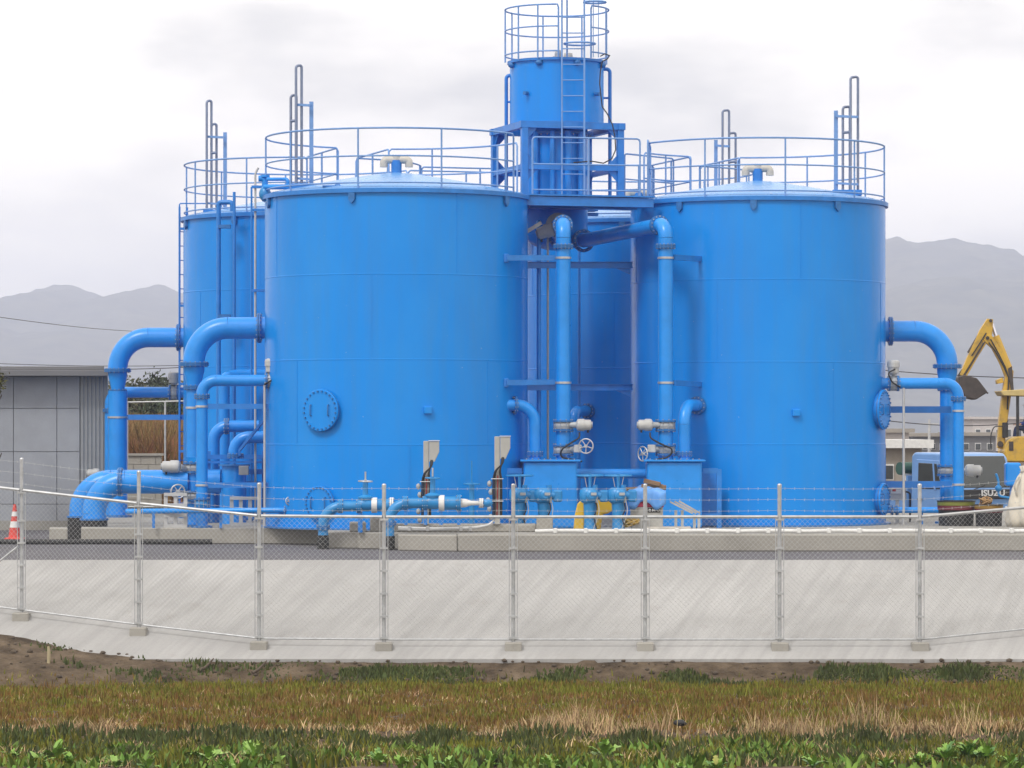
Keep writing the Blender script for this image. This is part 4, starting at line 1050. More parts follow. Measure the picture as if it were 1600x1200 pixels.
part('flexible_joint', MB().lathe([(rp, -0.05), (rp * 1.55, -0.05), (rp * 1.55, 0.05), (rp, 0.05)], (PX(690, Y2), Y2, z2), (1, 0, 0), 24), M['white'], T)
part('straight_pipe', MB().cyl((PX(692, Y2), Y2, z2), (PX(718, Y2), Y2, z2), rp * 1.3, 20), M['valve'], T)
flange(T, (PX(717, Y2), Y2, z2), (1, 0, 0), rp * 1.2, nb=8, mat='valve')
part('reducer', MB().tube([(PX(720, Y2), Y2, z2), (PX(728, Y2), Y2, z2), (PX(736, Y2), Y2, z2), (PX(752, Y2), Y2, z2)], [rp * 0.9, rp * 0.8, rp * 0.45, rp * 0.42], 18), M['white'], T)
flange(T, (PX(752, Y2), Y2, z2), (1, 0, 0), rp * 0.55, nb=6, mat='white', k=1.7)
part('tap_body', MB().sphere((PX(761, Y2), Y2, z2), 0.075, 12, (1.4, 1, 1)), M['valve'], T)
for px in (634, 665, 689, 717):
    part('support', MB().box((PX(px, Y2), Y2, (TOP + 0.16 + z2 - rp) / 2), (0.06, 0.08, z2 - rp - TOP - 0.14)), M['steel'], T)
T = thing('gate_valve', 'lone blue gate valve with tall stem behind the pale reducer', 'valve', (PX(737, 63.9), 63.9, TOP))
part('pedestal', MB().cyl((PX(737, 63.9), 63.9, TOP), (PX(737, 63.9), 63.9, PZ(758, 63.9)), 0.05, 14), M['valve'], T)
handwheel(T, (PX(737, 63.9), 63.9, PZ(756, 63.9)), (0.02, -0.05, 1), 0.14, M['valve'], 0.013)
part('stem', MB().cyl((PX(737, 63.9), 63.9, PZ(756, 63.9)), (PX(737, 63.9), 63.9, PZ(720, 63.9)), 0.012, 8), M['valve'], T)
part('foot', MB().lathe([(0, 0.05), (0.12, 0.05), (0.12, 0)], (PX(737, 63.9), 63.9, TOP), (0, 0, 1), 16), M['valve'], T)

# cable hoods
def cable_hood(label, px, py, Y, tall):
    x = PX(px, Y); zt = PZ(py, Y)
    T = thing('cable_hood', label, 'cable post', (x, Y, TOP + 0.14))
    part('post', MB().box((x, Y, (TOP + 0.14 + zt) / 2), (0.10, 0.09, zt - TOP - 0.14)), M['hood'], T, bevel=0.006)
    h = tall
    part('hood', MB().prism([(0.055, 0), (0.235, 0), (0.235, -h * 0.52), (0.15, -h), (0.055, -h)], (x, Y - 0.01, zt - 0.005), (1, 0, 0), (0, 0, 1), 0.14), M['hood'], T, bevel=0.006)
    part('hood_lid', MB().box((x + 0.145, Y - 0.01, zt + 0.006), (0.20, 0.17, 0.012)), M['white'], T)
    for k, dx in enumerate((-0.075, -0.045, 0.06, 0.08)):
        zs = zt - h + 0.06
        pts = [(x + 0.12 - k * 0.012, Y - 0.06, zs), (x + 0.11 - k * 0.01, Y - 0.09, zs - 0.14), (x + dx * 0.6, Y - 0.09, zs - 0.28), (x + dx, Y - 0.08, zs - 0.42), (x + dx, Y - 0.08, TOP + 0.3)]
        part('cable', MB().tube(round_path(pts, 0.06, 4), 0.015, 6), M['cable'], T)
    part('cable', MB().tube([(x + 0.01, Y - 0.07, zt - h - 0.3), (x - 0.005, Y - 0.07, TOP + 0.3)], 0.014, 6), material('red_cable', (0.25, 0.03, 0.03), 0.5), T)
    for z in (zt - h - 0.36, (zt - h + TOP) / 2 - 0.1):
        part('cable_tie', MB().box((x, Y - 0.05, z), (0.22, 0.12, 0.012)), M['white'], T)
    cl = MB()
    for k in range(5):
        cl.sphere((x - 0.14 + 0.03 * math.sin(k * 2.1), Y - 0.04, zt - h - 0.45 - 0.15 * k), 0.045, 8, (1, 1, 1.3))
    part('pipe_fittings', cl, M['gear'], T)
cable_hood('shorter grey cable post with hood in front of the tank', 666, 689, 63.4, 0.37)
cable_hood('taller grey cable post with hood, right of the pale reducer', 777, 682, 63.4, 0.40)

# motorised valves on pedestals
def motor_valve(label, px, Y, wheel, lean=0):
    x = PX(px, Y); zc = PZ(774, Y); gz = TOP
    T = thing('motorised_valve', label, 'valve', (x, Y, gz), 'cyan motor valves on pedestals')
    part('pedestal', MB().lathe([(0.15, 0), (0.15, 0.03), (0.115, 0.04), (0.105, 0.2), (0.12, zc - gz - 0.14), (0.15, zc - gz - 0.12)], (x, Y, gz), (0, 0, 1), 20), M['valve'], T)
    part('gearcase', MB().lathe([(0, -0.15), (0.1, -0.15), (0.165, -0.10), (0.175, 0.0), (0.165, 0.1), (0.1, 0.14), (0, 0.14)], (x - 0.02, Y, zc), (0, 0, 1), 24, smooth=True), M['valve'], T)
    d = part('dial_cover', MB().lathe([(0, 0.20), (0.06, 0.20), (0.10, 0.17), (0.105, 0.06), (0.105, 0)], (x + 0.01, Y - 0.05, zc + 0.01), (0.1, -1, 0), 20), M['valve'], T)
    part('dial', MB().box((x + 0.06, Y - 0.255, zc + 0.03), (0.10, 0.02, 0.05)), M['gear'], d)
    part('motor', MB().box((x + 0.25, Y + 0.02, zc - 0.01), (0.17, 0.18, 0.22)), M['valve'], T, bevel=0.04, seg=3)
    part('motor_neck', MB().cyl((x + 0.08, Y, zc), (x + 0.20, Y, zc), 0.08, 14), M['valve'], T)
    part('top_cap', MB().cyl((x + 0.09, Y, zc + 0.09), (x + 0.09, Y, zc + 0.19), 0.05, 12), M['valve'], T)
    for k, dx in enumerate((0.10, 0.135)):
        pts = [(x + dx, Y - 0.1, zc - 0.10), (x + dx + 0.03, Y - 0.14, zc - 0.25), (x + dx - 0.04 + 0.05 * k, Y - 0.14, zc - 0.38), (x + dx + 0.02 - 0.1 * k, Y - 0.12, gz + 0.05)]
        part('cable', MB().tube(round_path(pts, 0.06, 4), 0.013 if k == 0 else 0.009, 6), M['cable'] if k == 0 else M['conduit'], T)
    part('cable_gland', MB().cyl((x + 0.115, Y - 0.1, zc - 0.02), (x + 0.115, Y - 0.1, zc - 0.13), 0.026, 8), M['gear'], T)
    if wheel:
        zw = PZ(743, Y)
        part('wheel_column', MB().cyl((x, Y, zc + 0.12), (x, Y, zw), 0.03, 10), M['valve'], T)
        for s in (-1, 1): part('wheel_stay', MB().cyl((x + s * 0.06, Y, zc + 0.15), (x + s * 0.1, Y, zw), 0.008, 6), M['galv'], T)
        handwheel(T, (x, Y, zw), (0.0, -0.04, 1), 0.24, M['valve'], 0.013)
motor_valve('leftmost cyan motor valve, behind the fence post', 812, 64.2, True)
motor_valve('cyan motor valve second from left, without yellow sheet beside it', 850, 64.2, False)
motor_valve('cyan motor valve between the yellow sheets', 922, 63.4, True)
motor_valve('rightmost cyan motor valve, next to the grey crate', 966, 63.4, True)

# yellow plastic sheets propped around the valves
def sheet(label, pts, Y, mat, thick=0.05, lean=0.12):
    ps = [P(px, py, Y) for px, py in pts]
    o = Vector((sum(p.x for p in ps) / len(ps), Y, TOP))
    mb = MB(); poly = [((p.x - o.x), (p.z - o.z)) for p in ps]
    mb.prism(poly, o, (1, 0, 0), (0, lean, 1), thick)
    q = part('plastic_guard', mb, mat, bevel=0.02, seg=2, origin=o); tag(q, label, 'guard', 'yellow guards around the motor valves'); return q
sheet('curved yellow plastic guard left of the yellow-flanked valve', [(896, 828), (898, 805), (902, 788), (908, 781), (913, 780), (912, 828)], 63.75, M['yellow'], 0.16)
sheet('wide yellow plastic guard between two cyan motor valves', [(922, 786), (935, 780), (956, 780), (957, 798), (950, 802), (942, 804), (938, 828), (928, 828), (925, 806)], 63.85, M['yellow'], 0.10)
sheet('small yellow plastic guard behind the rightmost motor valve', [(966, 783), (974, 781), (976, 795), (968, 800), (964, 828), (958, 828)], 63.9, M['yellow'], 0.08)

# crate with timber and sheet, planks, hose heap
yb = 63.9
T = thing('equipment_crate', 'grey crate with a red band and dark label, under a blue sheet', 'crate', P(1013, 828, yb))
x0, x1 = PX(986, yb), PX(1036, yb)
part('body', MB().box(((x0 + x1) / 2, yb + 0.2, (TOP + PZ(791, yb)) / 2), (x1 - x0, 0.45, PZ(791, yb) - TOP)), M['hood'], T, bevel=0.02)
part('band', MB().box(((x0 + x1) / 2, yb + 0.2, PZ(788, yb)), (x1 - x0 + 0.03, 0.48, 0.10)), material('red_plastic', (0.42, 0.03, 0.08), 0.45), T, bevel=0.015)
lb = part('label_plate', MB().box(P(1022, 797, yb - 0.03), (0.23, 0.012, 0.085)), M['black'], T)
mk = MB(); q = P(1022, 797, yb - 0.04)
mk.box(q + Vector((-0.08, 0, 0.012)), (0.035, 0.006, 0.018)); mk.box(q + Vector((-0.08, 0, -0.018)), (0.035, 0.006, 0.01))
for dx in (-0.025, 0.015): mk.box(q + Vector((dx, 0, 0)), (0.012, 0.006, 0.05))
mk.box(q + Vector((-0.005, 0, 0)), (0.03, 0.005, 0.012))
mk.tube([q + Vector((0.075 + 0.022 * math.cos(a), 0, 0.022 * math.sin(a))) for a in [2 * PI * k / 14 for k in range(14)]], 0.006, 5, closed=True)
part('label_marks', mk, M['white'], lb)
# draped blue sheet
vs, fs = [], []
NXs, NYs = 22, 8
for j in range(NYs + 1):
    for i in range(NXs + 1):
        u = i / NXs; w = j / NYs
        x = PX(983, yb) + (PX(1040, yb) - PX(983, yb)) * u
        drop = 0.0 if w < 0.4 else (w - 0.4) * 0.52 * (0.8 + 0.25 * math.sin(u * 9 + 1))
        y = yb + 0.42 - min(w, 0.42) * 1.2 - (0.03 * math.sin(u * 16) if w > 0.4 else 0)
        z = PZ(768, yb) + 0.10 * math.sin(u * 2.6 + 0.3) * (1 - w) - drop + 0.012 * math.sin(u * 23 + w * 7)
        vs.append((x, y, z))
fs = [(j * (NXs + 1) + i, j * (NXs + 1) + i + 1, (j + 1) * (NXs + 1) + i + 1, (j + 1) * (NXs + 1) + i) for j in range(NYs) for i in range(NXs)]
mb = MB().add(vs, fs, True)
o = part('plastic_sheet', mb, material('pale_blue_sheet', (0.12, 0.33, 0.74), 0.5), origin=P(1012, 775, yb)); tag(o, 'pale blue plastic sheet draped over the grey crate', 'sheet')
sm = o.modifiers.new('thick', 'SOLIDIFY'); sm.thickness = 0.008
timbers = [((978, 766), (1016, 764), 0.10), ((1006, 751), (1032, 757), 0.08), ((1002, 760), (1041, 762), 0.09), ((992, 770), (1030, 767), 0.08), ((1012, 756), (1036, 760), 0.07)]
where = ['lowest at left', 'topmost', 'longest, in the middle', 'at the front bottom', 'second from top']
for k, (a, b, w) in enumerate(timbers):
    pa, pb = P(*a, yb + 0.12 + 0.05 * (k % 3)), P(*b, yb + 0.2 - 0.06 * (k % 2))
    mb = MB().beam(pa, pb, w * 1.4, w)
    o = part('timber_offcut', mb, M['wood'], bevel=0.008, origin=(pa + pb) / 2); tag(o, 'brown timber offcut on the blue sheet, ' + where[k], 'timber', 'timber offcuts on the crate')
T = thing('plank_trestle', 'pale leaning planks on a small trestle right of the crate', 'trestle', P(1070, 828, 64.0))
for k in range(3):
    part('plank', MB().beam(P(1047 + k * 7, 784 - k * 0.5, 64.0 + 0.12 * k), P(1082 + k * 6, 802, 64.0 + 0.12 * k), 0.10, 0.03), M['plank'], T)
for px in (1056, 1066, 1085, 1092): part('leg', MB().beam(P(px, 797 if px < 1080 else 804, 64.1), (PX(px, 64.1), 64.1, TOP), 0.05, 0.04), M['galv'], T)
slab('pallet_board', [(PX(1010, 63.2), 63.2), (PX(1080, 63.2), 63.2), (PX(1080, 63.9), 63.9), (PX(1010, 63.9), 63.9)], TOP, TOP + 0.09, M['plank'], 'low pale board lying in front of the planks', cat='board')
def hose_heap(name, label, px, py, Y, r, mat, n=9, hr=0.02):
    mb = MB(); c = P(px, py, Y); rr = random.Random(px)
    pts = []
    for k in range(n * 12):
        a = k / 12 * 2 * PI; q = r * (0.75 + 0.3 * math.sin(k * 0.37))
        pts.append(c + Vector((q * math.cos(a), q * 0.5 * math.sin(a), 0.04 + 0.05 * math.sin(k * 0.61) + 0.008 * k / n)))
    mb.tube(pts, hr, 6)
    o = part(name, mb, mat, origin=(c.x, c.y, TOP)); tag(o, label, 'hose'); return o
hose_heap('coiled_hose', 'heap of yellow-brown hose under the crate', 985, 822, 63.5, 0.15, material('ochre_hose', (0.42, 0.27, 0.05), 0.5))
slab('rubble_board', [(PX(972, 62.9), 62.9), (PX(1010, 62.9), 62.9), (PX(1010, 63.3), 63.3), (PX(972, 63.3), 63.3)], TOP, TOP + 0.03, M['black'], 'dark rubber mat under the coiled hose', cat='mat')

# white conduit running along the plinth edge, with saddle clips
T = thing('edge_conduit', 'long white conduit along the front edge of the plinth', 'conduit', (PX(1200, 62.4), 62.4, TOP))
xa = PX(836, 62.35)
ep = []
for k in range(60):
    x = xa + (11.0 - xa) * k / 59
    ep.append((x, 62.35 + 0.02 * math.sin(k * 0.9), TOP + 0.045 + 0.012 * abs(math.sin(k * 0.47))))
part('pipe', MB().tube(ep, 0.034, 8), M['white'], T)
for k in range(2, 58, 3):
    x, y, z = ep[k]
    part('saddle_clip', MB().box((x, y, TOP + 0.055), (0.07, 0.12, 0.09)), M['white'], T, bevel=0.01)
T = thing('edge_conduit', 'pair of pale conduits on the block below the reducer', 'conduit', (PX(700, 63.3), 63.3, TOP))
for k in range(2):
    pts = [P(622, 824 + 3 * k, 63.25), P(680, 826 + 2 * k, 63.2), P(745, 824 + k, 63.2), P(765, 820, 63.3), P(772, 812, 63.4)]
    part('pipe', MB().tube(round_path(pts, 0.15, 5), 0.022, 8), M['white'] if k == 0 else M['conduit'], T)
for px in (640, 668, 720, 735): part('saddle_clip', MB().box(P(px, 826, 63.22), (0.06, 0.1, 0.09)), M['conduit'], T, bevel=0.008)
o = part('road_hose', MB().tube([(PX(0, 66) - 3 + k * 0.25, 65.75 + 0.03 * math.sin(k * 0.7), 0.05) for k in range(29)], 0.05, 10), M['black'], origin=(PX(100, 65.75), 65.75, 0)); tag(o, 'black hose lying along the road in front of the grey building', 'hose')

# ------------------------------------------------------------------ traffic cone
cx_, cy_ = PX(23, 68.5), 68.5
T = thing('traffic_cone', 'red and white traffic cone standing by the grey building', 'cone', (cx_, cy_, 0))
M['conered'] = material('cone_red', (0.60, 0.06, 0.045), 0.5, var=0.12)
part('base', MB().box((cx_, cy_, 0.022), (0.36, 0.36, 0.044)), M['conered'], T, bevel=0.015)
part('body', MB().lathe([(0.125, 0.044), (0.028, 0.68), (0.018, 0.69), (0, 0.69)], (cx_, cy_, 0), (0, 0, 1), 24), M['conered'], T)
for z0, z1 in ((0.24, 0.36), (0.46, 0.55)):
    f = lambda z: 0.125 - (z - 0.044) * (0.097 / 0.636) + 0.003
    part('white_band', MB().lathe([(f(z0), z0), (f(z1), z1)], (cx_, cy_, 0), (0, 0, 1), 24), M['white'], T)

# ------------------------------------------------------------------ chain-link fence
FY = 54.0
posts = []
for px, Y in ((-150, 56.0), (34, 55.3), (217, 54.65), (405, 54.05), (600, FY), (802, FY), (1008, FY), (1218, FY), (1437, FY), (1655, 54.6)):
    posts.append((PX(px, Y), Y))
T = thing('chain_link_fence', 'galvanised chain-link fence with barbed wire along the concrete slope', 'fence', (0, FY, sl(FY)))
HT, HB, HP = 1.98, 0.10, 2.46
pz = [sl(y) + 0.02 for x, y in posts]
fp_list = []
for k, ((x, y), z) in enumerate(zip(posts, pz)):
    o = part('post', MB().cyl((x, y, z - 0.1), (x, y, z + HP), 0.0305, 16), M['galv'], T)
    part('post_cap', MB().lathe([(0.034, -0.02), (0.034, 0.01), (0.026, 0.026), (0, 0.032)], (x, y, z + HP), (0, 0, 1), 16), M['galv'], o)
    for h in (0.12, 0.45, 0.80, 1.15, 1.50, 1.94):
        cl = MB()
        cl.lathe([(0.030, -0.016), (0.040, -0.016), (0.040, 0.016), (0.030, 0.016)], (x, y, z + h), (0, 0, 1), 14)
        cl.box((x, y - 0.05, z + h), (0.13, 0.012, 0.03))
        part('post_clip', cl, M['galv'], o)
    part('tension_bar', MB().cyl((x - 0.062, y - 0.045, z + 0.1), (x - 0.062, y - 0.045, z + HT - 0.02), 0.007, 6), M['galv'], o)
    part('tension_bar', MB().cyl((x + 0.062, y - 0.045, z + 0.1), (x + 0.062, y - 0.045, z + HT - 0.02), 0.007, 6), M['galv'], o)
    zb = sl(y)
    f = part('footing', MB().box((x, y - 0.04, zb - 0.05), (0.26, 0.27, 0.26)), M['plinth'], T, bevel=0.015)
for k in range(len(posts) - 1):
    a = Vector((*posts[k], pz[k])); b = Vector((*posts[k + 1], pz[k + 1]))
    d = b - a; L = d.length; dn = d.normalized(); yo = Vector((0, -0.045, 0))
    for h in (HT, HB):
        part('top_rail' if h == HT else 'bottom_rail', MB().cyl(a + Vector((0, -0.02, h)) + dn * 0.03, b + Vector((0, -0.02, h)) - dn * 0.03, 0.024 if h == HT else 0.015, 12), M['galv'], T)
    mb = MB(); H = HT - HB; st = 0.0792; wr = 0.0013
    for fam in (1, -1):
        s = -H + 0.02 if fam == 1 else 0.02
        end = L if fam == 1 else L + H
        while s < end:
            # line from (s,0) going up at 45 deg
            if fam == 1: u0, w0, u1, w1 = s, 0.0, s + H, H
            else: u0, w0, u1, w1 = s, 0.0, s - H, H
            if fam == 1:
                if u0 < 0: w0 += -u0; u0 = 0
                if u1 > L: w1 -= (u1 - L); u1 = L
            else:
                if u0 > L: w0 += (u0 - L); u0 = L
                if u1 < 0: w1 += u1; u1 = 0
            if w1 - w0 > 0.02:
                off = yo + Vector((0, fam * 0.0018, 0))
                mb.tube([a + d * (u0 / L) + off + Vector((0, 0, HB + w0)), a + d * (u1 / L) + off + Vector((0, 0, HB + w1))], wr, 4, caps=False)
            s += st
    part('chain_link_mesh', mb, M['wire'], T, kind='stuff')
    for h in (2.08, 2.25, 2.42):
        w = MB(); n = 10; pts = []
        for q in range(n + 1):
            t = q / n; pts.append(a + d * t + Vector((0, -0.04, h - 0.012 * math.sin(PI * t))))
        w.tube(pts, 0.0019, 5)
        q = 0.08
        while q < L:
            t = q / L; c = a + d * t + Vector((0, -0.04, h - 0.012 * math.sin(PI * t)))
            for s in (-1, 1): w.cyl(c + Vector((s * 0.008, 0, -0.02)), c + Vector((-s * 0.008, -0.005, 0.02)), 0.0014, 4)
            q += 0.15
        part('barbed_wire', w, M['wire'], T)
a = Vector((posts[1][0] - 0.05, posts[1][1], pz[1] + 1.1)); b = Vector((posts[1][0] - 0.95, posts[1][1] + 0.1, pz[1] + 0.4))
part('stay_bar', MB().cyl(a, b, 0.017, 10), M['galv'], T)

# ------------------------------------------------------------------ grey building at left
YB = 75.0
M['panel'] = material('grey_wall_panel', (0.315, 0.33, 0.36), 0.7, var=0.06, scale=2.5, bump=0.15, bscale=25)
M['sheetm'] = material('grey_ribbed_sheet', (0.27, 0.285, 0.31), 0.5, metal=0.1, var=0.08, scale=3)
M['fascia'] = material('grey_roof_metal', (0.17, 0.17, 0.18), 0.5, metal=0.15, var=0.12, scale=3, stretch=(0.2, 1, 1))
xr = PX(168, YB); xpan = PX(124, YB)
T = thing('grey_building', 'low grey panel building with dark flat roof behind the cone', 'building', (-13, YB + 4, 0))
zw = PZ(588, YB)
def plan(poly, z0, z1):
    n = len(poly); return MB().add([(x, y, z0) for x, y in poly] + [(x, y, z1) for x, y in poly], [tuple(reversed(range(n))), tuple(range(n, 2 * n))] + [(i, (i + 1) % n, n + (i + 1) % n, n + i) for i in range(n)])
xrb = PX(150, YB + 8)
part('wall', plan([(-22, YB + 0.15), (xr - 0.03, YB + 0.15), (xrb, YB + 8), (-22, YB + 8)], 0, zw), M['sheetm'], T)
zrows = [0.0, PZ(788, YB), PZ(706, YB), PZ(638, YB), zw]
colsx = [xpan]; pxs = [124, 88, 20]
for px in pxs[1:]: colsx.append(PX(px, YB))
while colsx[-1] > -16: colsx.append(colsx[-1] - 0.927)
for j in range(4):
    for i in range(len(colsx) - 1):
        x1, x0 = colsx[i], colsx[i + 1]
        part('wall_panel', MB().box(((x0 + x1) / 2, YB + 0.12 + 0.003 * ((i * 7 + j * 3) % 3), (zrows[j] + zrows[j + 1]) / 2), (x1 - x0 - 0.012, 0.06, zrows[j + 1] - zrows[j] - 0.012)), M['panel'], T, bevel=0.004)
mb = MB(); vs = []; k = 0; x = xpan + 0.015; pro = []
while x < xr - 0.04:
    pro += [(x, YB + 0.10), (x + 0.035, YB + 0.10), (x + 0.045, YB + 0.075), (x + 0.065, YB + 0.075), (x + 0.075, YB + 0.10)]; x += 0.085
n = len(pro)
mb.add([(x, y, 0.0) for x, y in pro] + [(x, y, zw) for x, y in pro], [(i, i + 1, n + i + 1, n + i) for i in range(n - 1)])
part('ribbed_cladding', mb, M['sheetm'], T)
part('roof_fascia', plan([(-22.2, YB - 0.4), (xr + 0.06, YB - 0.4), (xrb + 0.1, YB + 8.3), (-22.2, YB + 8.3)], zw, zw + 0.13), M['fascia'], T, bevel=0.01)
part('roof', plan([(-22, YB - 0.2), (xr - 0.05, YB - 0.2), (xrb, YB + 8.1), (-22, YB + 8.1)], zw + 0.132, zw + 0.21), M['fascia'], T, bevel=0.01)
part('base_course', MB().box(((-22 + xpan) / 2, YB + 0.07, 0.10), (xpan + 22, 0.1, 0.2)), M['plinth'], T)

# far block wall, fence and thicket seen between the left pipes
YW = 96.0
T = thing('block_wall', 'grey block wall beyond the left pipes', 'wall', (PX(215, YW), YW, 0))
bx0, bx1 = PX(140, YW), PX(252, YW); zt = PZ(712, YW)
part('core', MB().box(((bx0 + bx1) / 2, YW + 0.1, zt / 2), (bx1 - bx0, 0.14, zt)), M['plinth'], T)
nrow = 6
for j in range(nrow):
    h = zt / nrow; x = bx0 - (0.2 if j % 2 else 0)
    while x < bx1 - 0.05:
        w = min(0.4, bx1 - x)
        if w > 0.1: part('block', MB().box((max(x, bx0) + (x + w - max(x, bx0)) / 2, YW + 0.02, h * (j + 0.5)), (x + w - max(x, bx0) - 0.012, 0.05, h - 0.012)), M['plinth'], T)
        x += 0.4
part('cap', MB().box(((bx0 + bx1) / 2, YW + 0.08, zt + 0.03), (bx1 - bx0 + 0.1, 0.28, 0.06)), M['plinth'], T)
T = thing('far_fence', 'thin grey pipe fence beyond the left pipes', 'fence', (PX(240, 92), 92, 0))
for px in (140, 199, 258, 317): part('post', MB().cyl((PX(px, 92), 92, 0), (PX(px, 92), 92, PZ(627, 92)), 0.025, 10), M['galv'], T)
part('rail', MB().cyl((PX(130, 92), 92, PZ(630, 92)), (PX(325, 92), 92, PZ(626, 92)), 0.02, 8), M['galv'], T)
part('rail', MB().cyl((PX(130, 92), 92, 0.12), (PX(325, 92), 92, 0.12), 0.02, 8), M['galv'], T)

# ------------------------------------------------------------------ vegetation helpers
def leaf_cloud(n, centre, size, leaf, rng, clumps=14, squash=1.0):
    """small bent leaf faces gathered in clumps through a crown's volume"""
    c = np.array(centre); s = np.array(size)
    cc = rng.normal(size=(clumps, 3)); cc /= np.linalg.norm(cc, axis=1)[:, None]; cc *= rng.uniform(0.25, 0.95, (clumps, 1))
    idx = rng.integers(0, clumps, n)
    p = c + (cc[idx] + rng.normal(size=(n, 3)) * 0.19) * s
    a = rng.normal(size=(n, 3)); a /= np.linalg.norm(a, axis=1)[:, None]
    b = np.cross(a, rng.normal(size=(n, 3))); b /= np.linalg.norm(b, axis=1)[:, None]
    L = leaf * rng.uniform(0.6, 1.4, (n, 1)); W = L * 0.5
    v = np.stack([p - a * L, p + b * W, p + a * L, p - b * W], 1).reshape(-1, 3)
    f = np.arange(n * 4).reshape(-1, 4)
    return v, f
def np_mesh(name, v, f, mat, parent=None, origin=(0, 0, 0)):
    me = bpy.data.meshes.new(name)
    org = ROOT[parent.name] if parent is not None else Vector(origin)
    v = np.asarray(v, float) - np.array(org)
    nv, nf, k = len(v), len(f), f.shape[1]
    me.vertices.add(nv); me.vertices.foreach_set('co', v.ravel())
    me.loops.add(nf * k); me.loops.foreach_set('vertex_index', f.ravel().astype(np.int32))
    me.polygons.add(nf); me.polygons.foreach_set('loop_start', np.arange(0, nf * k, k, dtype=np.int32))
    me.update(calc_edges=True); me.validate()
    me.materials.append(mat)
    o = bpy.data.objects.new(name, me)
    if parent is not None: o.parent = parent
    else: o.location = org
    COL.objects.link(o); return o
def foliage(name, c, island=0.45):
    m = material(name, c, 0.65, var=0.25, scale=1.5, island=island, spec=0.25)
    return m
M['evergreen'] = foliage('evergreen_leaves', (0.035, 0.05, 0.022))
M['olive'] = foliage('olive_leaves', (0.075, 0.075, 0.032))
M['drybush'] = foliage('dry_brush_leaves', (0.24, 0.15, 0.06))
M['rustbush'] = foliage('rusty_brush_leaves', (0.20, 0.10, 0.04))
M['bark'] = material('bark', (0.10, 0.075, 0.055), 0.9, var=0.3, scale=9)
def tree(name, label, x, Y, h, w, mat, n=9000, leaf=0.10, group=None, cat='tree', z0=0.0, seed=1, clumps=34, cz=0.62, cr=0.40):
    rng = np.random.default_rng(seed); rr = random.Random(seed)
    T = thing(name, label, cat, (x, Y, z0), group)
    mb = MB()
    mb.tube([(x, Y, z0 - 0.05), (x + 0.05, Y, z0 + h * 0.3), (x - 0.04, Y, z0 + h * 0.6), (x, Y, z0 + h * 0.85)], [h * 0.035, h * 0.028, h * 0.018, h * 0.006], 8)
    for k in range(7):
        a = k * 2.4 + rr.random(); zz = z0 + h * (0.28 + 0.07 * k)
        mb.tube([(x, Y, zz), (x + math.cos(a) * w * 0.25, Y + math.sin(a) * w * 0.25, zz + h * 0.10), (x + math.cos(a) * w * 0.42, Y + math.sin(a) * w * 0.42, zz + h * 0.2)], [h * 0.014, h * 0.009, h * 0.003], 6)
    part('trunk', mb, M['bark'], T)
    v, f = leaf_cloud(n, (x, Y, z0 + h * cz), (w * 0.5, w * 0.5, h * cr), leaf, rng, clumps)
    np_mesh('crown', v, f, mat, T)
    return T
rr = random.Random(3)
tree('hedge_tree', 'dark evergreen tree peeping above the pale rail, left of the grey actuator', PX(222, 150), 150, PZ(594, 150), 3.4, M['evergreen'], group='dark trees beyond the left pipes', seed=3)
tree('hedge_tree', 'small dark tree just left of the grey actuator on the rear left tank', PX(248, 155), 155, PZ(592, 155), 1.9, M['evergreen'], group='dark trees beyond the left pipes', seed=4)
tree('hedge_tree', 'dark tree mostly hidden by the rear left tank edge', PX(287, 152), 152, PZ(614, 152), 3.2, M['olive'], group='dark trees beyond the left pipes', seed=5)
tree('hedge_tree', 'broad olive tree behind the leftmost drop pipe', PX(180, 148), 148, PZ(600, 148), 3.4, M['olive'], group='dark trees beyond the left pipes', seed=6)
tree('hedge_tree', 'low dark tree behind the thin far fence', PX(255, 128), 128, PZ(624, 128), 2.6, M['evergreen'], group='dark trees beyond the left pipes', seed=8)
tree('roadside_tree', 'green tree cut off by the left edge above the building', PX(-26, 73), 73, PZ(572, 73), 0.9, foliage('autumn_leaves', (0.11, 0.10, 0.03)), n=2600, leaf=0.035, seed=21, cz=0.92, cr=0.13)
def thicket(name, label, mat, x0, x1, Y0, Y1, hmax, n, seed, z0=0.0, width=0.02, lean=0.25, hmin=0.4):
    rng = np.random.default_rng(seed)
    x = rng.uniform(x0, x1, n); y = rng.uniform(Y0, Y1, n); h = rng.uniform(hmin, 1, n) * hmax
    dx = rng.normal(size=n) * lean * h; dy = rng.normal(size=n) * lean * h
    w = width * rng.uniform(0.6, 1.4, n)
    z = np.full(n, z0)
    v = np.stack([np.stack([x - w, y, z], 1), np.stack([x + w, y, z], 1), np.stack([x + dx * 0.5 + w * 0.7, y + dy * 0.5, z + h * 0.6], 1), np.stack([x + dx, y + dy, z + h], 1), np.stack([x + dx * 0.5 - w * 0.7, y + dy * 0.5, z + h * 0.6], 1)], 1).reshape(-1, 3)
    f = np.arange(n * 5).reshape(-1, 5)
    o = np_mesh(name, v, f, mat, origin=((x0 + x1) / 2, (Y0 + Y1) / 2, z0)); tag(o, label, None, None, 'stuff'); o['category'] = 'brush'; return o
thicket('dry_thicket', 'tall dry brown brush beyond the block wall at left', M['drybush'], PX(150, 104), PX(300, 104), 100, 110, 2.7, 9000, 31, width=0.03)
thicket('rusty_thicket', 'rust-coloured brush beyond the block wall at left', M['rustbush'], PX(200, 100), PX(300, 100), 97.5, 101, 2.1, 3000, 32, width=0.03)

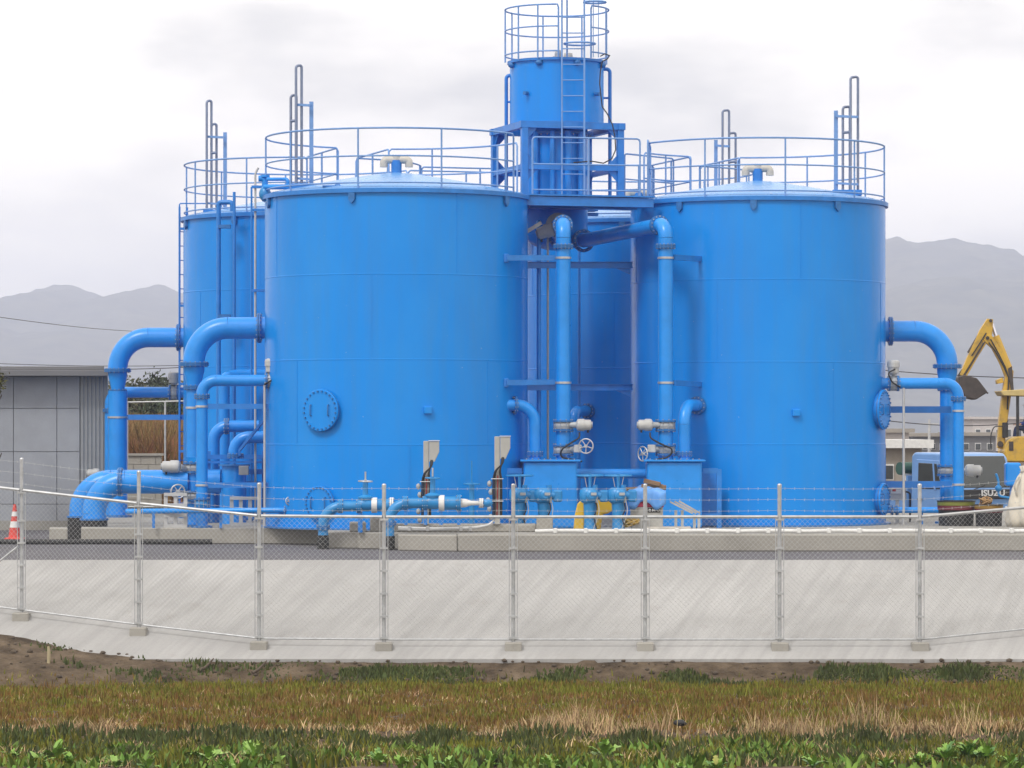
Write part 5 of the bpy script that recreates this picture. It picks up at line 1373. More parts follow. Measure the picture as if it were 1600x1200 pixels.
# ------------------------------------------------------------------ field grass
M['g_green'] = foliage('field_grass_green', (0.165, 0.165, 0.018), 0.4)
M['g_rust'] = foliage('field_grass_rust', (0.185, 0.112, 0.028), 0.4)
M['g_dark'] = foliage('weed_dark_green', (0.068, 0.085, 0.024), 0.45)
M['g_straw'] = foliage('dry_straw', (0.46, 0.33, 0.18), 0.45)
M['g_leaf'] = foliage('bright_leaf', (0.12, 0.20, 0.03), 0.4)
M['veg'] = material('vegetable_leaf', (0.16, 0.33, 0.045), 0.5, var=0.25, scale=6, island=0.25, spec=0.35)
HC = {}
def gh(x, y):
    return np.array([ground_h(a, b) for a, b in zip(x, y)])
def blades(name, label, mat, n, xr_, fy, hr, seed, lean=0.35, w=0.008, cat='grass', patch=None):
    rng = np.random.default_rng(seed)
    x = rng.uniform(xr_[0], xr_[1], n * 3); y = fy(rng, n * 3, x)
    keep = np.ones(len(x), bool)
    if cat == 'grass':
        tb = np.array([bank_foot(a) for a in x]); keep &= y < tb + 0.12 * rng.normal(size=len(x)) * (y > 0)
    if patch is not None:
        sc, th, off = patch
        nv = np.array([noise.noise(Vector((a * sc, b * sc * 1.6, off))) for a, b in zip(x, y)])
        keep &= nv + rng.normal(size=len(x)) * 0.12 > th
    x, y = x[keep][:n], y[keep][:n]; n = len(x)
    z = gh(x, y) - 0.01
    h = rng.uniform(hr[0], hr[1], n) * np.clip(0.85 + 1.1 * np.array([noise.noise(Vector((p * 1.7, q * 1.7, seed))) for p, q in zip(x, y)]), 0.35, 1.7); a = rng.uniform(0, 2 * PI, n)
    dx, dy = np.cos(a) * lean * h * rng.uniform(0.2, 1.3, n), np.sin(a) * lean * h
    ww = w * rng.uniform(0.6, 1.5, n)
    v = np.stack([np.stack([x - ww, y, z], 1), np.stack([x + ww, y, z], 1), np.stack([x + dx * 0.45 + ww * 0.7, y + dy * 0.4, z + h * 0.62], 1), np.stack([x + dx, y + dy, z + h], 1), np.stack([x + dx * 0.45 - ww * 0.7, y + dy * 0.4, z + h * 0.62], 1)], 1).reshape(-1, 3)
    f = np.arange(n * 5).reshape(-1, 5)
    o = np_mesh(name, v, f, mat, origin=(0, float(np.mean(y)), FIELD)); tag(o, label, cat, None, 'stuff'); return o
U = lambda a, b: (lambda rng, n, x: rng.uniform(a, b, n))
def wob(x, sc, off): return np.array([noise.noise(Vector((a * sc, off, 0))) for a in x])
blades('field_grass', 'low rusty brown grass covering the field', M['g_rust'], 62000, (-11, 11), U(43.3, 52.8), (0.03, 0.13), 41, patch=(1.2, -0.30, 2.0))
blades('field_grass', 'yellow-green grass strewn through the field', M['g_green'], 46000, (-11, 11), U(43.6, 52.9), (0.03, 0.12), 42, patch=(1.0, -0.12, 9.0))
blades('field_grass', 'brighter yellow-green grass strip at the far edge of the field', M['g_green'], 17000, (-11, 11), U(50.8, 53.2), (0.04, 0.14), 43, patch=(1.1, -0.15, 5.0))
blades('field_straw', 'dead straw scattered through the field', M['g_straw'], 5000, (-11, 11), U(43.3, 52.5), (0.03, 0.11), 52, lean=0.8, w=0.006, patch=(0.9, 0.1, 4.0))
blades('bank_weeds', 'dark green weeds along the foot of the concrete slope', M['g_dark'], 9000, (-2.6, 11), (lambda rng, n, x: np.array([toe(a) for a in x]) - rng.uniform(0.30, 0.9, n)), (0.03, 0.12), 44, patch=(0.9, 0.05, 7.0), w=0.014, cat='weeds')
blades('bank_weeds', 'sparse weeds on the bare earth bank at left', M['g_dark'], 2600, (-11, -2.6), (lambda rng, n, x: np.array([toe(a) for a in x]) - rng.uniform(0.1, 2.4, n)), (0.03, 0.10), 45, patch=(1.0, 0.22, 2.2), w=0.014, cat='weeds')
bund = lambda rng, n, x: 43.45 + 0.35 * wob(x, 0.55, 3.0) + rng.normal(size=n) * 0.22
blades('dry_straw', 'dry straw grass along the low bund', M['g_straw'], 6500, (-10, 10), bund, (0.04, 0.15), 46, lean=0.7, w=0.006, patch=(1.1, -0.05, 1.0))
blades('dry_reeds', 'taller pale dry reeds on the right half of the bund', M['g_straw'], 1700, (-0.5, 10), bund, (0.10, 0.34), 47, lean=0.55, w=0.0045, patch=(1.0, 0.08, 14.0))
blades('bund_weeds', 'dark green weeds in front of the bund', M['g_dark'], 7000, (-10, 10), (lambda rng, n, x: 42.85 + 0.5 * wob(x, 0.7, 9.0) + rng.normal(size=n) * 0.3), (0.04, 0.16), 48, patch=(1.1, 0.02, 3.0), w=0.013)
blades('patch_weeds', 'mixed green weeds between the vegetables', M['g_green'], 15000, (-10, 10), U(40.0, 43.0), (0.03, 0.16), 49, patch=(1.2, -0.1, 11.0), w=0.010)
blades('patch_weeds', 'dark low weeds between the vegetables', M['g_dark'], 14000, (-10, 10), U(40.0, 43.0), (0.03, 0.15), 50, patch=(1.1, -0.1, 21.0), w=0.014)
blades('patch_weeds', 'bright leafy ground cover along the bottom edge', M['g_leaf'], 5500, (-10, 10), U(39.6, 42.0), (0.05, 0.17), 53, lean=0.8, w=0.024, patch=(0.8, 0.10, 41.0))
blades('patch_straw', 'withered straw between the vegetables', M['g_straw'], 5500, (-10, 10), U(40.0, 43.1), (0.03, 0.16), 51, lean=0.9, w=0.006, patch=(1.0, 0.05, 31.0))

# vegetable plants: each leaf a part
VM = [M['veg'], material('young_leaf', (0.22, 0.36, 0.07), 0.5, var=0.25, scale=8), material('dull_leaf', (0.08, 0.19, 0.035), 0.55, var=0.3, scale=8), material('yellowing_leaf', (0.30, 0.30, 0.06), 0.6, var=0.3, scale=8)]
def leaf_mesh(seed):
    r = random.Random(seed); vs = []; fs = []
    n = 9
    for i in range(n + 1):
        t = i / n
        wv = 0.030 if t < 0.25 else 0.085 * math.sin(PI * min(1, (t - 0.18) / 0.85)) ** 0.8 + 0.012
        wv *= 0.72 * (1 + 0.42 * math.sin(i * 3.0 + seed))
        if t < 0.2: wv = 0.008
        zc = 0.44 * t - 0.10 * t * t * (1 + 0.4 * r.random()); yc = 0.08 * t + 0.17 * t * t
        vs += [(-wv, yc, zc + wv * 0.35 + 0.012 * r.uniform(-1, 1)), (0, yc, zc), (wv, yc, zc + wv * 0.35 + 0.012 * r.uniform(-1, 1))]
    for i in range(n):
        b = i * 3; fs += [(b, b + 1, b + 4, b + 3), (b + 1, b + 2, b + 5, b + 4)]
    me = mesh_from('leaf', vs, fs, [True] * len(fs)); me.materials.append(VM[seed % len(VM)]); return me
LEAVES = [leaf_mesh(k) for k in (0, 4, 1, 5, 2, 8, 3, 12, 9, 6)]
veg = [(20, 1192, .9), (62, 1196, .8), (88, 1190, 1.1), (110, 1198, .8), (180, 1202, .8), (230, 1204, .7), (326, 1192, 1.15), (352, 1204, .7), (396, 1191, 1.15), (430, 1202, .75), (590, 1197, .9), (625, 1202, .8), (668, 1200, .85), (700, 1205, .75), (768, 1199, .9), (860, 1202, .8), (945, 1192, 1.15), (1062, 1206, .7), (1120, 1204, .7), (1270, 1202, .85), (1385, 1203, .8), (1440, 1198, .95), (1478, 1193, 1.1), (1512, 1190, 1.25), (1540, 1196, 1.0), (1580, 1200, .9)]
M_names = []
rv = random.Random(17)
for k, (px, py, s) in enumerate(veg):
    Y = (CZ - FIELD) * F / (py - HY); x = PX(px, Y)
    side = 'left' if px < 540 else ('middle' if px < 1060 else 'right')
    T = thing('vegetable_plant', None, None, (x, Y, ground_h(x, Y)))
    nth = k + 1
    ordw = ['leftmost', 'second', 'third', 'fourth', 'fifth', 'sixth', 'seventh', 'eighth', 'ninth', 'tenth', 'eleventh', 'twelfth', 'thirteenth', 'fourteenth', 'fifteenth', 'sixteenth', 'seventeenth', 'eighteenth', 'nineteenth', 'twentieth', 'twenty-first', 'twenty-second', 'twenty-third', 'twenty-fourth', 'twenty-fifth', 'rightmost'][k]
    tag(T, ('%s green leafy vegetable plant along the bottom edge' % ordw) if ordw in ('leftmost', 'rightmost') else ('%s green leafy vegetable plant from the left along the bottom edge' % ordw), 'plant', 'vegetable plants at the bottom edge')
    nl = rv.randint(15, 24)
    for q in range(nl):
        o = bpy.data.objects.new('leaf', LEAVES[rv.choice((0, 1, 0, 1, 2, 3, 2, 4, 5, 7, 8, 9, 6 if q == 0 else 1))])
        o.parent = T; ss = s * rv.uniform(0.45, 1.0) * 0.64
        o.scale = (ss * rv.uniform(0.8, 1.2), ss, ss)
        o.rotation_euler = (rv.uniform(-0.7, 0.35), rv.uniform(-0.25, 0.25), q * 2.4 + rv.uniform(-0.3, 0.3))
        COL.objects.link(o)
# clods and stones on the bank
M['clod'] = material('earth_clod', (0.085, 0.065, 0.047), 0.95, var=0.3, scale=8)
def lump(r, seed, sq=(1, 1, 0.7)):
    mb = MB(); mb.sphere((0, 0, 0), r, 10, sq)
    mb.v = [tuple(Vector(v) * (1 + 0.35 * noise.noise(Vector(v) * (2.2 / r) + Vector((seed, 0, 0))))) for v in mb.v]
    return mb
CL = MB()
rc = random.Random(5)
for k in range(420):
    x = rc.uniform(-10.5, 10.5); y = toe(x) - rc.uniform(0.02, 1.0 + (0.9 if x < -4 else 0)); r = rc.uniform(0.012, 0.05)
    l = lump(r, k); z = ground_h(x, y)
    CL.add([(v[0] + x, v[1] + y, v[2] + z + r * 0.2) for v in l.v], l.f, True)
o = part('earth_clods', CL, M['clod'], origin=(0, 53, -1.5)); tag(o, 'loose earth clods strewn on the bank', 'clods', None, 'stuff')
for px, lab in ((322, 'left of the two dark driftwood sticks lying on the earth bank'), (405, 'right of the two dark driftwood sticks lying on the earth bank')):
    Y = 53.05; x = PX(px, Y); z = ground_h(x, Y)
    o = part('driftwood_stick', MB().tube([(x - 0.10, Y - 0.05, z + 0.02), (x - 0.02, Y, z + 0.06), (x + 0.05, Y + 0.06, z + 0.13), (x + 0.11, Y + 0.08, z + 0.2)], [0.03, 0.024, 0.02, 0.008], 8), M['bark'], origin=(x, Y, z)); tag(o, lab, 'stick')
x, Y = PX(76, 52.9), 52.9
o = part('marker_stake', MB().tube([(x, Y, ground_h(x, Y) - 0.03), (x + 0.005, Y, ground_h(x, Y) + 0.18), (x - 0.004, Y, ground_h(x, Y) + 0.25)], [0.028, 0.026, 0.018], 7), material('weathered_stake', (0.38, 0.32, 0.2), 0.8), origin=(x, Y, ground_h(x, Y))); tag(o, 'short pale stake in the earth bank at left', 'stake')
x, Y = PX(1062, 43.5), 43.5
mb = lump(0.06, 3, (1.4, 0.8, 0.7)); z = ground_h(x, Y)
o = part('dark_stone', MB().add([(v[0] + x, v[1] + Y, v[2] + z + 0.09) for v in mb.v], mb.f, True), M['black'], origin=(x, Y, z + 0.1)); tag(o, 'dark lump lying in the dry reeds of the bund', 'stone')

# ------------------------------------------------------------------ truck
M['truck'] = material('truck_pale_blue', (0.15, 0.31, 0.60), 0.3, var=0.06, scale=2, coat=0.3, rvar=0.06)
M['glass'] = material('truck_glass', (0.035, 0.042, 0.042), 0.06, var=0.1, scale=2, spec=0.7)
M['dark'] = material('dark_trim', (0.02, 0.02, 0.022), 0.5, var=0.2)
M['dirt'] = material('dug_earth', (0.20, 0.13, 0.07), 0.95, var=0.35, scale=3, bump=0.6, bscale=9)
yaw = rad(33)
ct, st_ = math.cos(yaw), math.sin(yaw)
Y0t = 80.3; gz = -0.62
org = Vector((PX(1492, 80.0) + 0.93 * ct, 80.0 + 0.93 * st_, gz))
def tl(x, y, z): return Vector((org.x + x * ct - y * st_, org.y + x * st_ + y * ct, org.z + z))
T = thing('parked_truck', 'pale blue truck with dark grille panel parked beside the front right tank', 'truck', org)
lx, ly_ = Vector((ct, st_, 0)), Vector((-st_, ct, 0))
W = 1.86
def rot_box(mb, c, s): return mb.box(tl(*c), s, yaw=yaw)
# cab side profile extruded across the width: (y back, z)
prof = [(0.06, 0.42), (0.0, 0.75), (0.0, 1.22), (0.10, 1.45), (0.34, 2.12), (0.46, 2.22), (1.45, 2.24), (1.55, 2.16), (1.58, 0.75), (1.58, 0.42)]
mb = MB().prism(prof, tl(0, 0, 0), ly_, (0, 0, 1), W)
part('cab', mb, M['truck'], T, bevel=0.05, seg=3)
wn_ = Vector((0, -0.945, 0.33)).normalized()
def front_quad(mb, x0, x1, z0, z1, off=0.012):
    def fy(z): return 0.10 + (z - 1.45) * (0.24 / 0.67)
    pts = [(x0, fy(z0) - off, z0), (x1, fy(z0) - off, z0), (x1 - 0.05 * (1 if x1 > 0 else 0), fy(z1) - off, z1), (x0 + 0.05 * (1 if x0 < 0 else 0), fy(z1) - off, z1)]
    back = [(a, b + 0.03, c) for a, b, c in pts]
    mb.add([tl(*p) for p in pts] + [tl(*p) for p in back], [(0, 1, 2, 3), (4, 7, 6, 5), (0, 4, 5, 1), (1, 5, 6, 2), (2, 6, 7, 3), (3, 7, 4, 0)])
mb = MB(); front_quad(mb, -0.885, 0.885, 1.43, 2.155); part('windscreen', mb, M['glass'], T, bevel=0.02, seg=2)
mb = MB(); rot_box(mb, (0, -0.02, 1.285), (1.74, 0.06, 0.22)); part('grille_panel', mb, M['dark'], T, bevel=0.015)
mb = MB(); rot_box(mb, (0, -0.04, 0.62), (1.84, 0.14, 0.28)); part('bumper', mb, M['white'], T, bevel=0.03)
for s in (-1, 1):
    mb = MB(); rot_box(mb, (s * 0.7, -0.03, 0.92), (0.3, 0.08, 0.16)); h = part('headlight', mb, M['white'], T, bevel=0.02)
    mb = MB(); rot_box(mb, (s * 0.7, -0.075, 0.92), (0.24, 0.02, 0.11)); part('lens', mb, M['glass'], h)
# wipers
for xx in (-0.45, 0.25):
    part('wiper', MB().cyl(tl(xx, 0.02, 1.36), tl(xx + 0.5, 0.07, 1.50), 0.01, 6), M['dark'], T)
# side windows with pillars and door
for s in (-1, 1):
    d = part('door', MB().prism([(0.30, 0.62), (0.30, 1.40), (0.52, 2.05), (1.34, 2.08), (1.36, 0.62)], tl(s * (W / 2 + 0.006), 0, 0), ly_, (0, 0, 1), 0.03), M['truck'], T, bevel=0.01)
    part('side_window', MB().prism([(0.44, 1.40), (0.62, 1.98), (1.26, 2.0), (1.28, 1.40)], tl(s * (W / 2 + 0.018), 0, 0), ly_, (0, 0, 1), 0.03), M['glass'], d, bevel=0.008)
    part('window_pillar', MB().beam(tl(s * (W / 2 + 0.034), 0.66, 1.38), tl(s * (W / 2 + 0.034), 0.72, 1.99), 0.02, 0.05, up=ly_), M['truck'], d)
    part('door_handle', MB().beam(tl(s * (W / 2 + 0.04), 1.12, 1.16), tl(s * (W / 2 + 0.04), 1.27, 1.16), 0.03, 0.035), M['dark'], d)
    m_ = part('mirror', MB().box(tl(s * 1.12, 0.12, 1.70), (0.16, 0.07, 0.30), yaw=yaw), M['dark'], T, bevel=0.02)
    part('mirror_arm', MB().tube([tl(s * 0.93, 0.25, 1.95), tl(s * 1.12, 0.14, 1.88), tl(s * 1.12, 0.14, 1.5), tl(s * 0.93, 0.2, 1.4)], 0.012, 6), M['dark'], m_)
def wheel(T, c, r, w, axis):
    c = Vector(c); a = Vector(axis).normalized()
    t = part('wheel', MB().lathe([(r * 0.55, -w / 2), (r * 0.94, -w / 2), (r, -w * 0.35), (r, w * 0.35), (r * 0.94, w / 2), (r * 0.55, w / 2)], c, a, 28), M['black'], T)
    part('rim', MB().lathe([(0, w * 0.2), (r * 0.2, w * 0.3), (r * 0.5, w * 0.15), (r * 0.57, w * 0.46)], c, a, 20), M['galv'], t)
    part('rim', MB().lathe([(0, -w * 0.2), (r * 0.2, -w * 0.3), (r * 0.5, -w * 0.15), (r * 0.57, -w * 0.46)], c, a, 20), M['galv'], t)
for yy in (0.95, 3.6):
    for s in (-1, 1): wheel(T, tl(s * 0.80, yy, 0.37), 0.37, 0.22, lx)
mb = MB(); rot_box(mb, (0, 2.9, 0.62), (0.8, 4.2, 0.16)); part('chassis', mb, M['dark'], T)
mb = MB(); rot_box(mb, (0, 3.35, 0.86), (1.86, 3.3, 0.12)); part('cargo_bed', mb, M['truck'], T, bevel=0.01)
for s in (-1, 1):
    mb = MB(); rot_box(mb, (s * 0.91, 3.35, 1.1), (0.04, 3.3, 0.36)); part('side_board', mb, M['truck'], T, bevel=0.008)
mb = MB(); rot_box(mb, (0, 1.72, 1.30), (1.86, 0.05, 0.80)); part('front_board', mb, M['truck'], T, bevel=0.008)
mb = MB(); rot_box(mb, (0, 4.99, 1.1), (1.86, 0.04, 0.36)); part('tail_board', mb, M['truck'], T, bevel=0.008)
mb = MB(); mb.tube([tl(-0.95, 1.95, 1.86), tl(-0.3, 1.95, 1.84), tl(0.95, 1.95, 1.86)], [0.15, 0.17, 0.15], 14); part('tarpaulin_roll', mb, material('green_tarpaulin', (0.02, 0.08, 0.06), 0.6), T, label='rolled dark green tarpaulin behind the cab')
part('tarpaulin_hoop', MB().tube([tl(-0.9, 1.85, 1.0), tl(-0.9, 1.85, 1.72), tl(0.9, 1.85, 1.72), tl(0.9, 1.85, 1.0)], 0.025, 8), M['galv'], T)
vs = []; fs = []
for j in range(13):
    for i in range(9):
        u = i / 8 * 2 - 1; w = j / 12
        h = 0.5 * (1 - u * u) * math.sin(PI * min(1, w * 1.02 + 0.02)) ** 0.7
        vs.append(tl(u * 0.86, 1.85 + w * 3.05, 0.93 + h + 0.06 * noise.noise(Vector((u * 4, w * 9, 1)))))
fs = [(j * 9 + i, j * 9 + i + 1, (j + 1) * 9 + i + 1, (j + 1) * 9 + i) for j in range(12) for i in range(8)]
o = part('earth_load', MB().add(vs, fs, True), M['dirt'], origin=tl(0, 3.4, 0.93)); tag(o, 'heap of brown earth loaded on the truck bed', 'earth')
# lettering on the grille panel
cu = bpy.data.curves.new('lettering', 'FONT'); cu.body = 'ISUZU'; cu.size = 0.20; cu.extrude = 0.006; cu.offset = 0.004; cu.align_x = 'CENTER'; cu.align_y = 'CENTER'; cu.space_character = 1.02
tmp = bpy.data.objects.new('lettering_tmp', cu); COL.objects.link(tmp)
dg = bpy.context.evaluated_depsgraph_get()
me = bpy.data.meshes.new_from_object(tmp.evaluated_get(dg)); bpy.data.objects.remove(tmp)
me.name = 'lettering'; me.materials.clear(); me.materials.append(M['white'])
lt = bpy.data.objects.new('lettering', me)
lt.parent = T; lt.location = tl(0.16, -0.055, 1.305) - org; lt.rotation_euler = (rad(90), 0, yaw); lt.scale = (1.28, 0.95, 1)
COL.objects.link(lt); lt['label'] = 'white maker lettering on the dark panel'

# ------------------------------------------------------------------ excavator
M['exc'] = material('excavator_yellow', (0.55, 0.34, 0.035), 0.42, scale=4, rvar=0.1, col2=(0.30, 0.20, 0.07), thr=(0.48, 0.72))
M['excd'] = material('excavator_worn_steel', (0.05, 0.038, 0.032), 0.6, var=0.3, scale=5)
M['rod'] = material('chrome_rod', (0.7, 0.68, 0.72), 0.15, metal=0.9, var=0.05)
YE = 115.0; ge = -0.5
E = lambda px, py, dy=0.0: P(px, py, YE + dy)
T = thing('excavator', 'yellow tracked excavator with raised arm behind the truck', 'excavator', (PX(1625, YE), YE, ge))
def plate(poly, w, name, mat, dy=0.0, bevel=0.012, parent=None):
    o = E(0, 0, dy); pts = [(E(px, py, dy).x, E(px, py, dy).z) for px, py in poly]
    return part(name, MB().prism(pts, (0, YE + dy, 0), (1, 0, 0), (0, 0, 1), w), mat, parent or T, bevel=bevel)
boom = plate([(1558, 700), (1560, 660), (1566, 610), (1570, 588), (1563, 570), (1550, 545), (1536, 532), (1540, 523), (1549, 524), (1562, 545), (1576, 572), (1583, 580), (1580, 610), (1573, 660), (1568, 702)], 0.30, 'boom', M['exc'])
part('pivot_pin', MB().cyl(E(1543, 528, -0.22), E(1543, 528, 0.22), 0.06, 12), M['excd'], boom)
part('pivot_pin', MB().cyl(E(1563, 694, -0.25), E(1563, 694, 0.25), 0.10, 12), M['excd'], boom)
plate([(1575, 576), (1581, 572), (1584, 610), (1580, 615)], 0.06, 'hose_guard', M['excd'], -0.18, 0.0, boom)
part('hydraulic_hose', MB().tube([E(1545, 535, -0.18), E(1556, 550, -0.2), E(1568, 572, -0.2), E(1576, 590, -0.2), E(1574, 640, -0.2)], 0.025, 6), M['dark'], boom)
part('hydraulic_hose', MB().tube([E(1548, 530, -0.17), E(1560, 552, -0.19), E(1571, 574, -0.19), E(1579, 600, -0.19)], 0.022, 6), M['dark'], boom)
plate([(1556, 594), (1566, 590), (1567, 598), (1557, 600)], 0.36, 'boom_bracket', M['exc'])
arm = plate([(1542, 498), (1551, 499), (1550, 522), (1541, 536), (1526, 560), (1509, 590), (1499, 586), (1513, 553), (1530, 517)], 0.24, 'arm', M['exc'])
plate([(1535, 536), (1540, 533), (1525, 558), (1507, 588), (1504, 586)], 0.26, 'arm_underside', M['excd'], 0, 0.0, arm)
part('hydraulic_hose', MB().tube([E(1541, 520, -0.16), E(1530, 538, -0.16), E(1518, 556, -0.15)], 0.022, 6), M['dark'], arm)
part('cylinder_rod', MB().cyl(E(1549, 503), E(1557, 528), 0.055, 12), M['rod'], T)
part('arm_cylinder', MB().cyl(E(1556, 525), E(1577, 577), 0.12, 16), M['exc'], T)
part('pivot_pin', MB().cyl(E(1548, 501, -0.2), E(1548, 501, 0.2), 0.055, 10), M['excd'], T)
part('bucket_cylinder', MB().cyl(E(1536, 515, -0.02), E(1514, 552, -0.02), 0.075, 12), M['excd'], arm)
part('bucket_link', MB().beam(E(1508, 572), E(1497, 588), 0.12, 0.07), M['excd'], T)
bk = plate([(1495, 589), (1504, 586), (1524, 591), (1541, 613), (1522, 625), (1507, 622), (1497, 608)], 0.85, 'bucket', M['excd'], 0.0, 0.03)
for k in range(4):
    part('bucket_tooth', MB().beam(E(1536, 611.5, -0.36 + 0.24 * k), E(1544, 614.5, -0.36 + 0.24 * k), 0.07, 0.05), M['excd'], bk)
# house, canopy and tracks
hs_ = plate([(1564, 705), (1566, 697), (1572, 688), (1581, 682), (1660, 681), (1690, 684), (1700, 692), (1700, 722), (1566, 722)], 1.7, 'house', M['exc'], 0.0, 0.05)
part('house_vent', MB().box(E(1580, 697, -0.86), (0.14, 0.02, 0.3)), M['excd'], hs_)
part('handrail', MB().tube(round_path([E(1572, 700, -0.8), E(1576, 688, -0.8), E(1590, 683, -0.8), E(1604, 683, -0.8)], 0.1, 4), 0.03, 8), M['exc'], hs_)
part('canopy', MB().prism([(0, 0), (0.1, -0.16), (2.2, -0.2), (2.2, 0.05), (0.9, 0.06)], E(1558, 611), (1, 0, 0), (0, 0, 1), 1.5), material('canopy_cream', (0.52, 0.40, 0.16), 0.45), T, bevel=0.02)
for px, dy in ((1590, -0.65), (1590, 0.65), (1650, -0.65), (1650, 0.65)):
    part('canopy_post', MB().beam(E(px, 614, dy), E(px, 684, dy), 0.09, 0.09), M['dark'], T)
part('seat', MB().box(E(1611, 672), (0.5, 0.5, 0.14)), M['hood'], T, bevel=0.03)
part('seat_back', MB().box(E(1620, 659), (0.14, 0.5, 0.62)), M['hood'], T, bevel=0.04)
lv = part('lever_console', MB().box(E(1569, 672), (0.18, 0.6, 0.5)), M['dark'], T, bevel=0.02)
part('guard_rail', MB().tube(round_path([E(1548, 700, -0.45), E(1548, 680, -0.45), E(1553, 666, -0.45), E(1568, 666, -0.45)], 0.1, 4), 0.02, 6), M['dark'], T)
for dy in (-0.2, 0.2):
    part('control_lever', MB().cyl(E(1570, 668, dy), E(1575, 657, dy), 0.015, 6), M['dark'], lv)
for s in (-1, 1):
    yy = YE + s * 0.72
    z = ge
    a = []
    x0, x1 = PX(1545, YE), PX(1705, YE); rt = 0.33
    for k in range(13):
        an = PI / 2 + PI * k / 12; a.append((x0 + rt + rt * math.cos(an), z + rt + rt * math.sin(an)))
    for k in range(13):
        an = -PI / 2 + PI * k / 12; a.append((x1 - rt + rt * math.cos(an), z + rt + rt * math.sin(an)))
    t = part('track', MB().prism(a, (0, yy, 0), (1, 0, 0), (0, 0, 1), 0.4), M['black'], T)
    for k in range(6): part('track_roller', MB().cyl((x0 + 0.35 + k * (x1 - x0 - 0.7) / 5, yy - 0.22, z + 0.28), (x0 + 0.35 + k * (x1 - x0 - 0.7) / 5, yy + 0.22, z + 0.28), 0.16, 14), M['excd'], t)
part('slew_ring', MB().cyl((PX(1625, YE), YE, ge + 0.55), (PX(1625, YE), YE, PZ(720, YE)), 0.5, 24), M['excd'], T)
part('undercarriage', MB().box((PX(1625, YE), YE, ge + 0.42), (1.6, 1.3, 0.3)), M['excd'], T, bevel=0.03)

# ------------------------------------------------------------------ operator
def skin(name, nodes, edges, mat, parent, root=0, sub=2):
    vs = [tuple(Vector(n[0])) for n in nodes]
    me = bpy.data.meshes.new(name); me.from_pydata(vs, edges, []); me.update()
    o = bpy.data.objects.new(name, me); COL.objects.link(o); o.parent = parent
    sk = o.modifiers.new('skin', 'SKIN'); sk.use_smooth_shade = True
    if not me.skin_vertices: 
        import bmesh
        bm = bmesh.new(); bm.from_mesh(me); bm.verts.layers.skin.verify(); bm.to_mesh(me); bm.free()
    for k, n in enumerate(nodes):
        sv = me.skin_vertices[0].data[k]; r = n[1]; sv.radius = r if isinstance(r, tuple) else (r, r); sv.use_root = (k == root)
    sd = o.modifiers.new('sub', 'SUBSURF'); sd.levels = sub; sd.render_levels = sub
    me.materials.append(mat); return o
M['skin'] = material('skin', (0.42, 0.24, 0.16), 0.6, var=0.06)
M['jacket'] = material('blue_work_jacket', (0.02, 0.06, 0.32), 0.8, var=0.2, scale=9)
M['trouser'] = material('navy_work_trousers', (0.015, 0.03, 0.10), 0.85, var=0.2, scale=9)
M['hair'] = material('black_hair', (0.01, 0.01, 0.01), 0.6, var=0.2)
seat_p = E(1608, 671)      # hips
T = thing('person', 'seated operator in blue work jacket and white helmet in the excavator', 'person', seat_p - Vector((0, 0, 0.1)))
L = lambda x, y, z: (x, y, z + 0.1)        # local, facing -X (towards the arm)
nodes = [(L(0, 0, 0.05), 0.13), (L(-0.02, 0, 0.25), 0.14), (L(-0.03, 0, 0.45), 0.15), (L(-0.03, 0, 0.56), 0.06), (L(-0.05, 0, 0.66), 0.075), (L(-0.06, 0, 0.76), 0.085), (L(-0.06, 0, 0.83), 0.07)]
edges = [(0, 1), (1, 2), (2, 3), (3, 4), (4, 5), (5, 6)]
for s in (-1, 1):
    b = len(nodes)
    nodes += [(L(-0.03, s * 0.20, 0.46), 0.065), (L(-0.10, s * 0.25, 0.22), 0.05), (L(-0.33, s * 0.22, 0.16), 0.038), (L(-0.40, s * 0.21, 0.17), (0.035, 0.018))]
    edges += [(2, b), (b, b + 1), (b + 1, b + 2), (b + 2, b + 3)]
    for k in range(4):
        c = len(nodes); yy = s * (0.185 + 0.018 * k); ln = (0.055, 0.07, 0.075, 0.065)[k]
        nodes += [(L(-0.43, yy, 0.175), 0.009), (L(-0.43 - ln * 0.6, yy, 0.165), 0.008), (L(-0.43 - ln * 0.7, yy, 0.135), 0.007)]
        edges += [(b + 3, c), (c, c + 1), (c + 1, c + 2)]
    c = len(nodes); nodes += [(L(-0.40, s * 0.18, 0.155), 0.010), (L(-0.44, s * 0.165, 0.14), 0.008)]; edges += [(b + 2, c), (c, c + 1)]
    b = len(nodes)
    nodes += [(L(-0.06, s * 0.10, 0.02), 0.09), (L(-0.42, s * 0.13, 0.06), 0.065), (L(-0.46, s * 0.13, -0.30), 0.045), (L(-0.47, s * 0.13, -0.40), 0.04), (L(-0.60, s * 0.13, -0.43), 0.035)]
    edges += [(0, b), (b, b + 1), (b + 1, b + 2), (b + 2, b + 3), (b + 3, b + 4)]
skin('body', nodes, edges, M['skin'], T)
nodes = [(L(0, 0, 0.06), 0.155), (L(-0.02, 0, 0.25), 0.16), (L(-0.03, 0, 0.44), 0.17), (L(-0.03, 0, 0.545), 0.075)]
edges = [(0, 1), (1, 2), (2, 3)]
for s in (-1, 1):
    b = len(nodes); nodes += [(L(-0.03, s * 0.205, 0.455), 0.085), (L(-0.10, s * 0.255, 0.22), 0.068), (L(-0.31, s * 0.225, 0.165), 0.052)]
    edges += [(2, b), (b, b + 1), (b + 1, b + 2)]
skin('jacket', nodes, edges, M['jacket'], T)
nodes = [(L(0, 0, 0.04), 0.15)]; edges = []
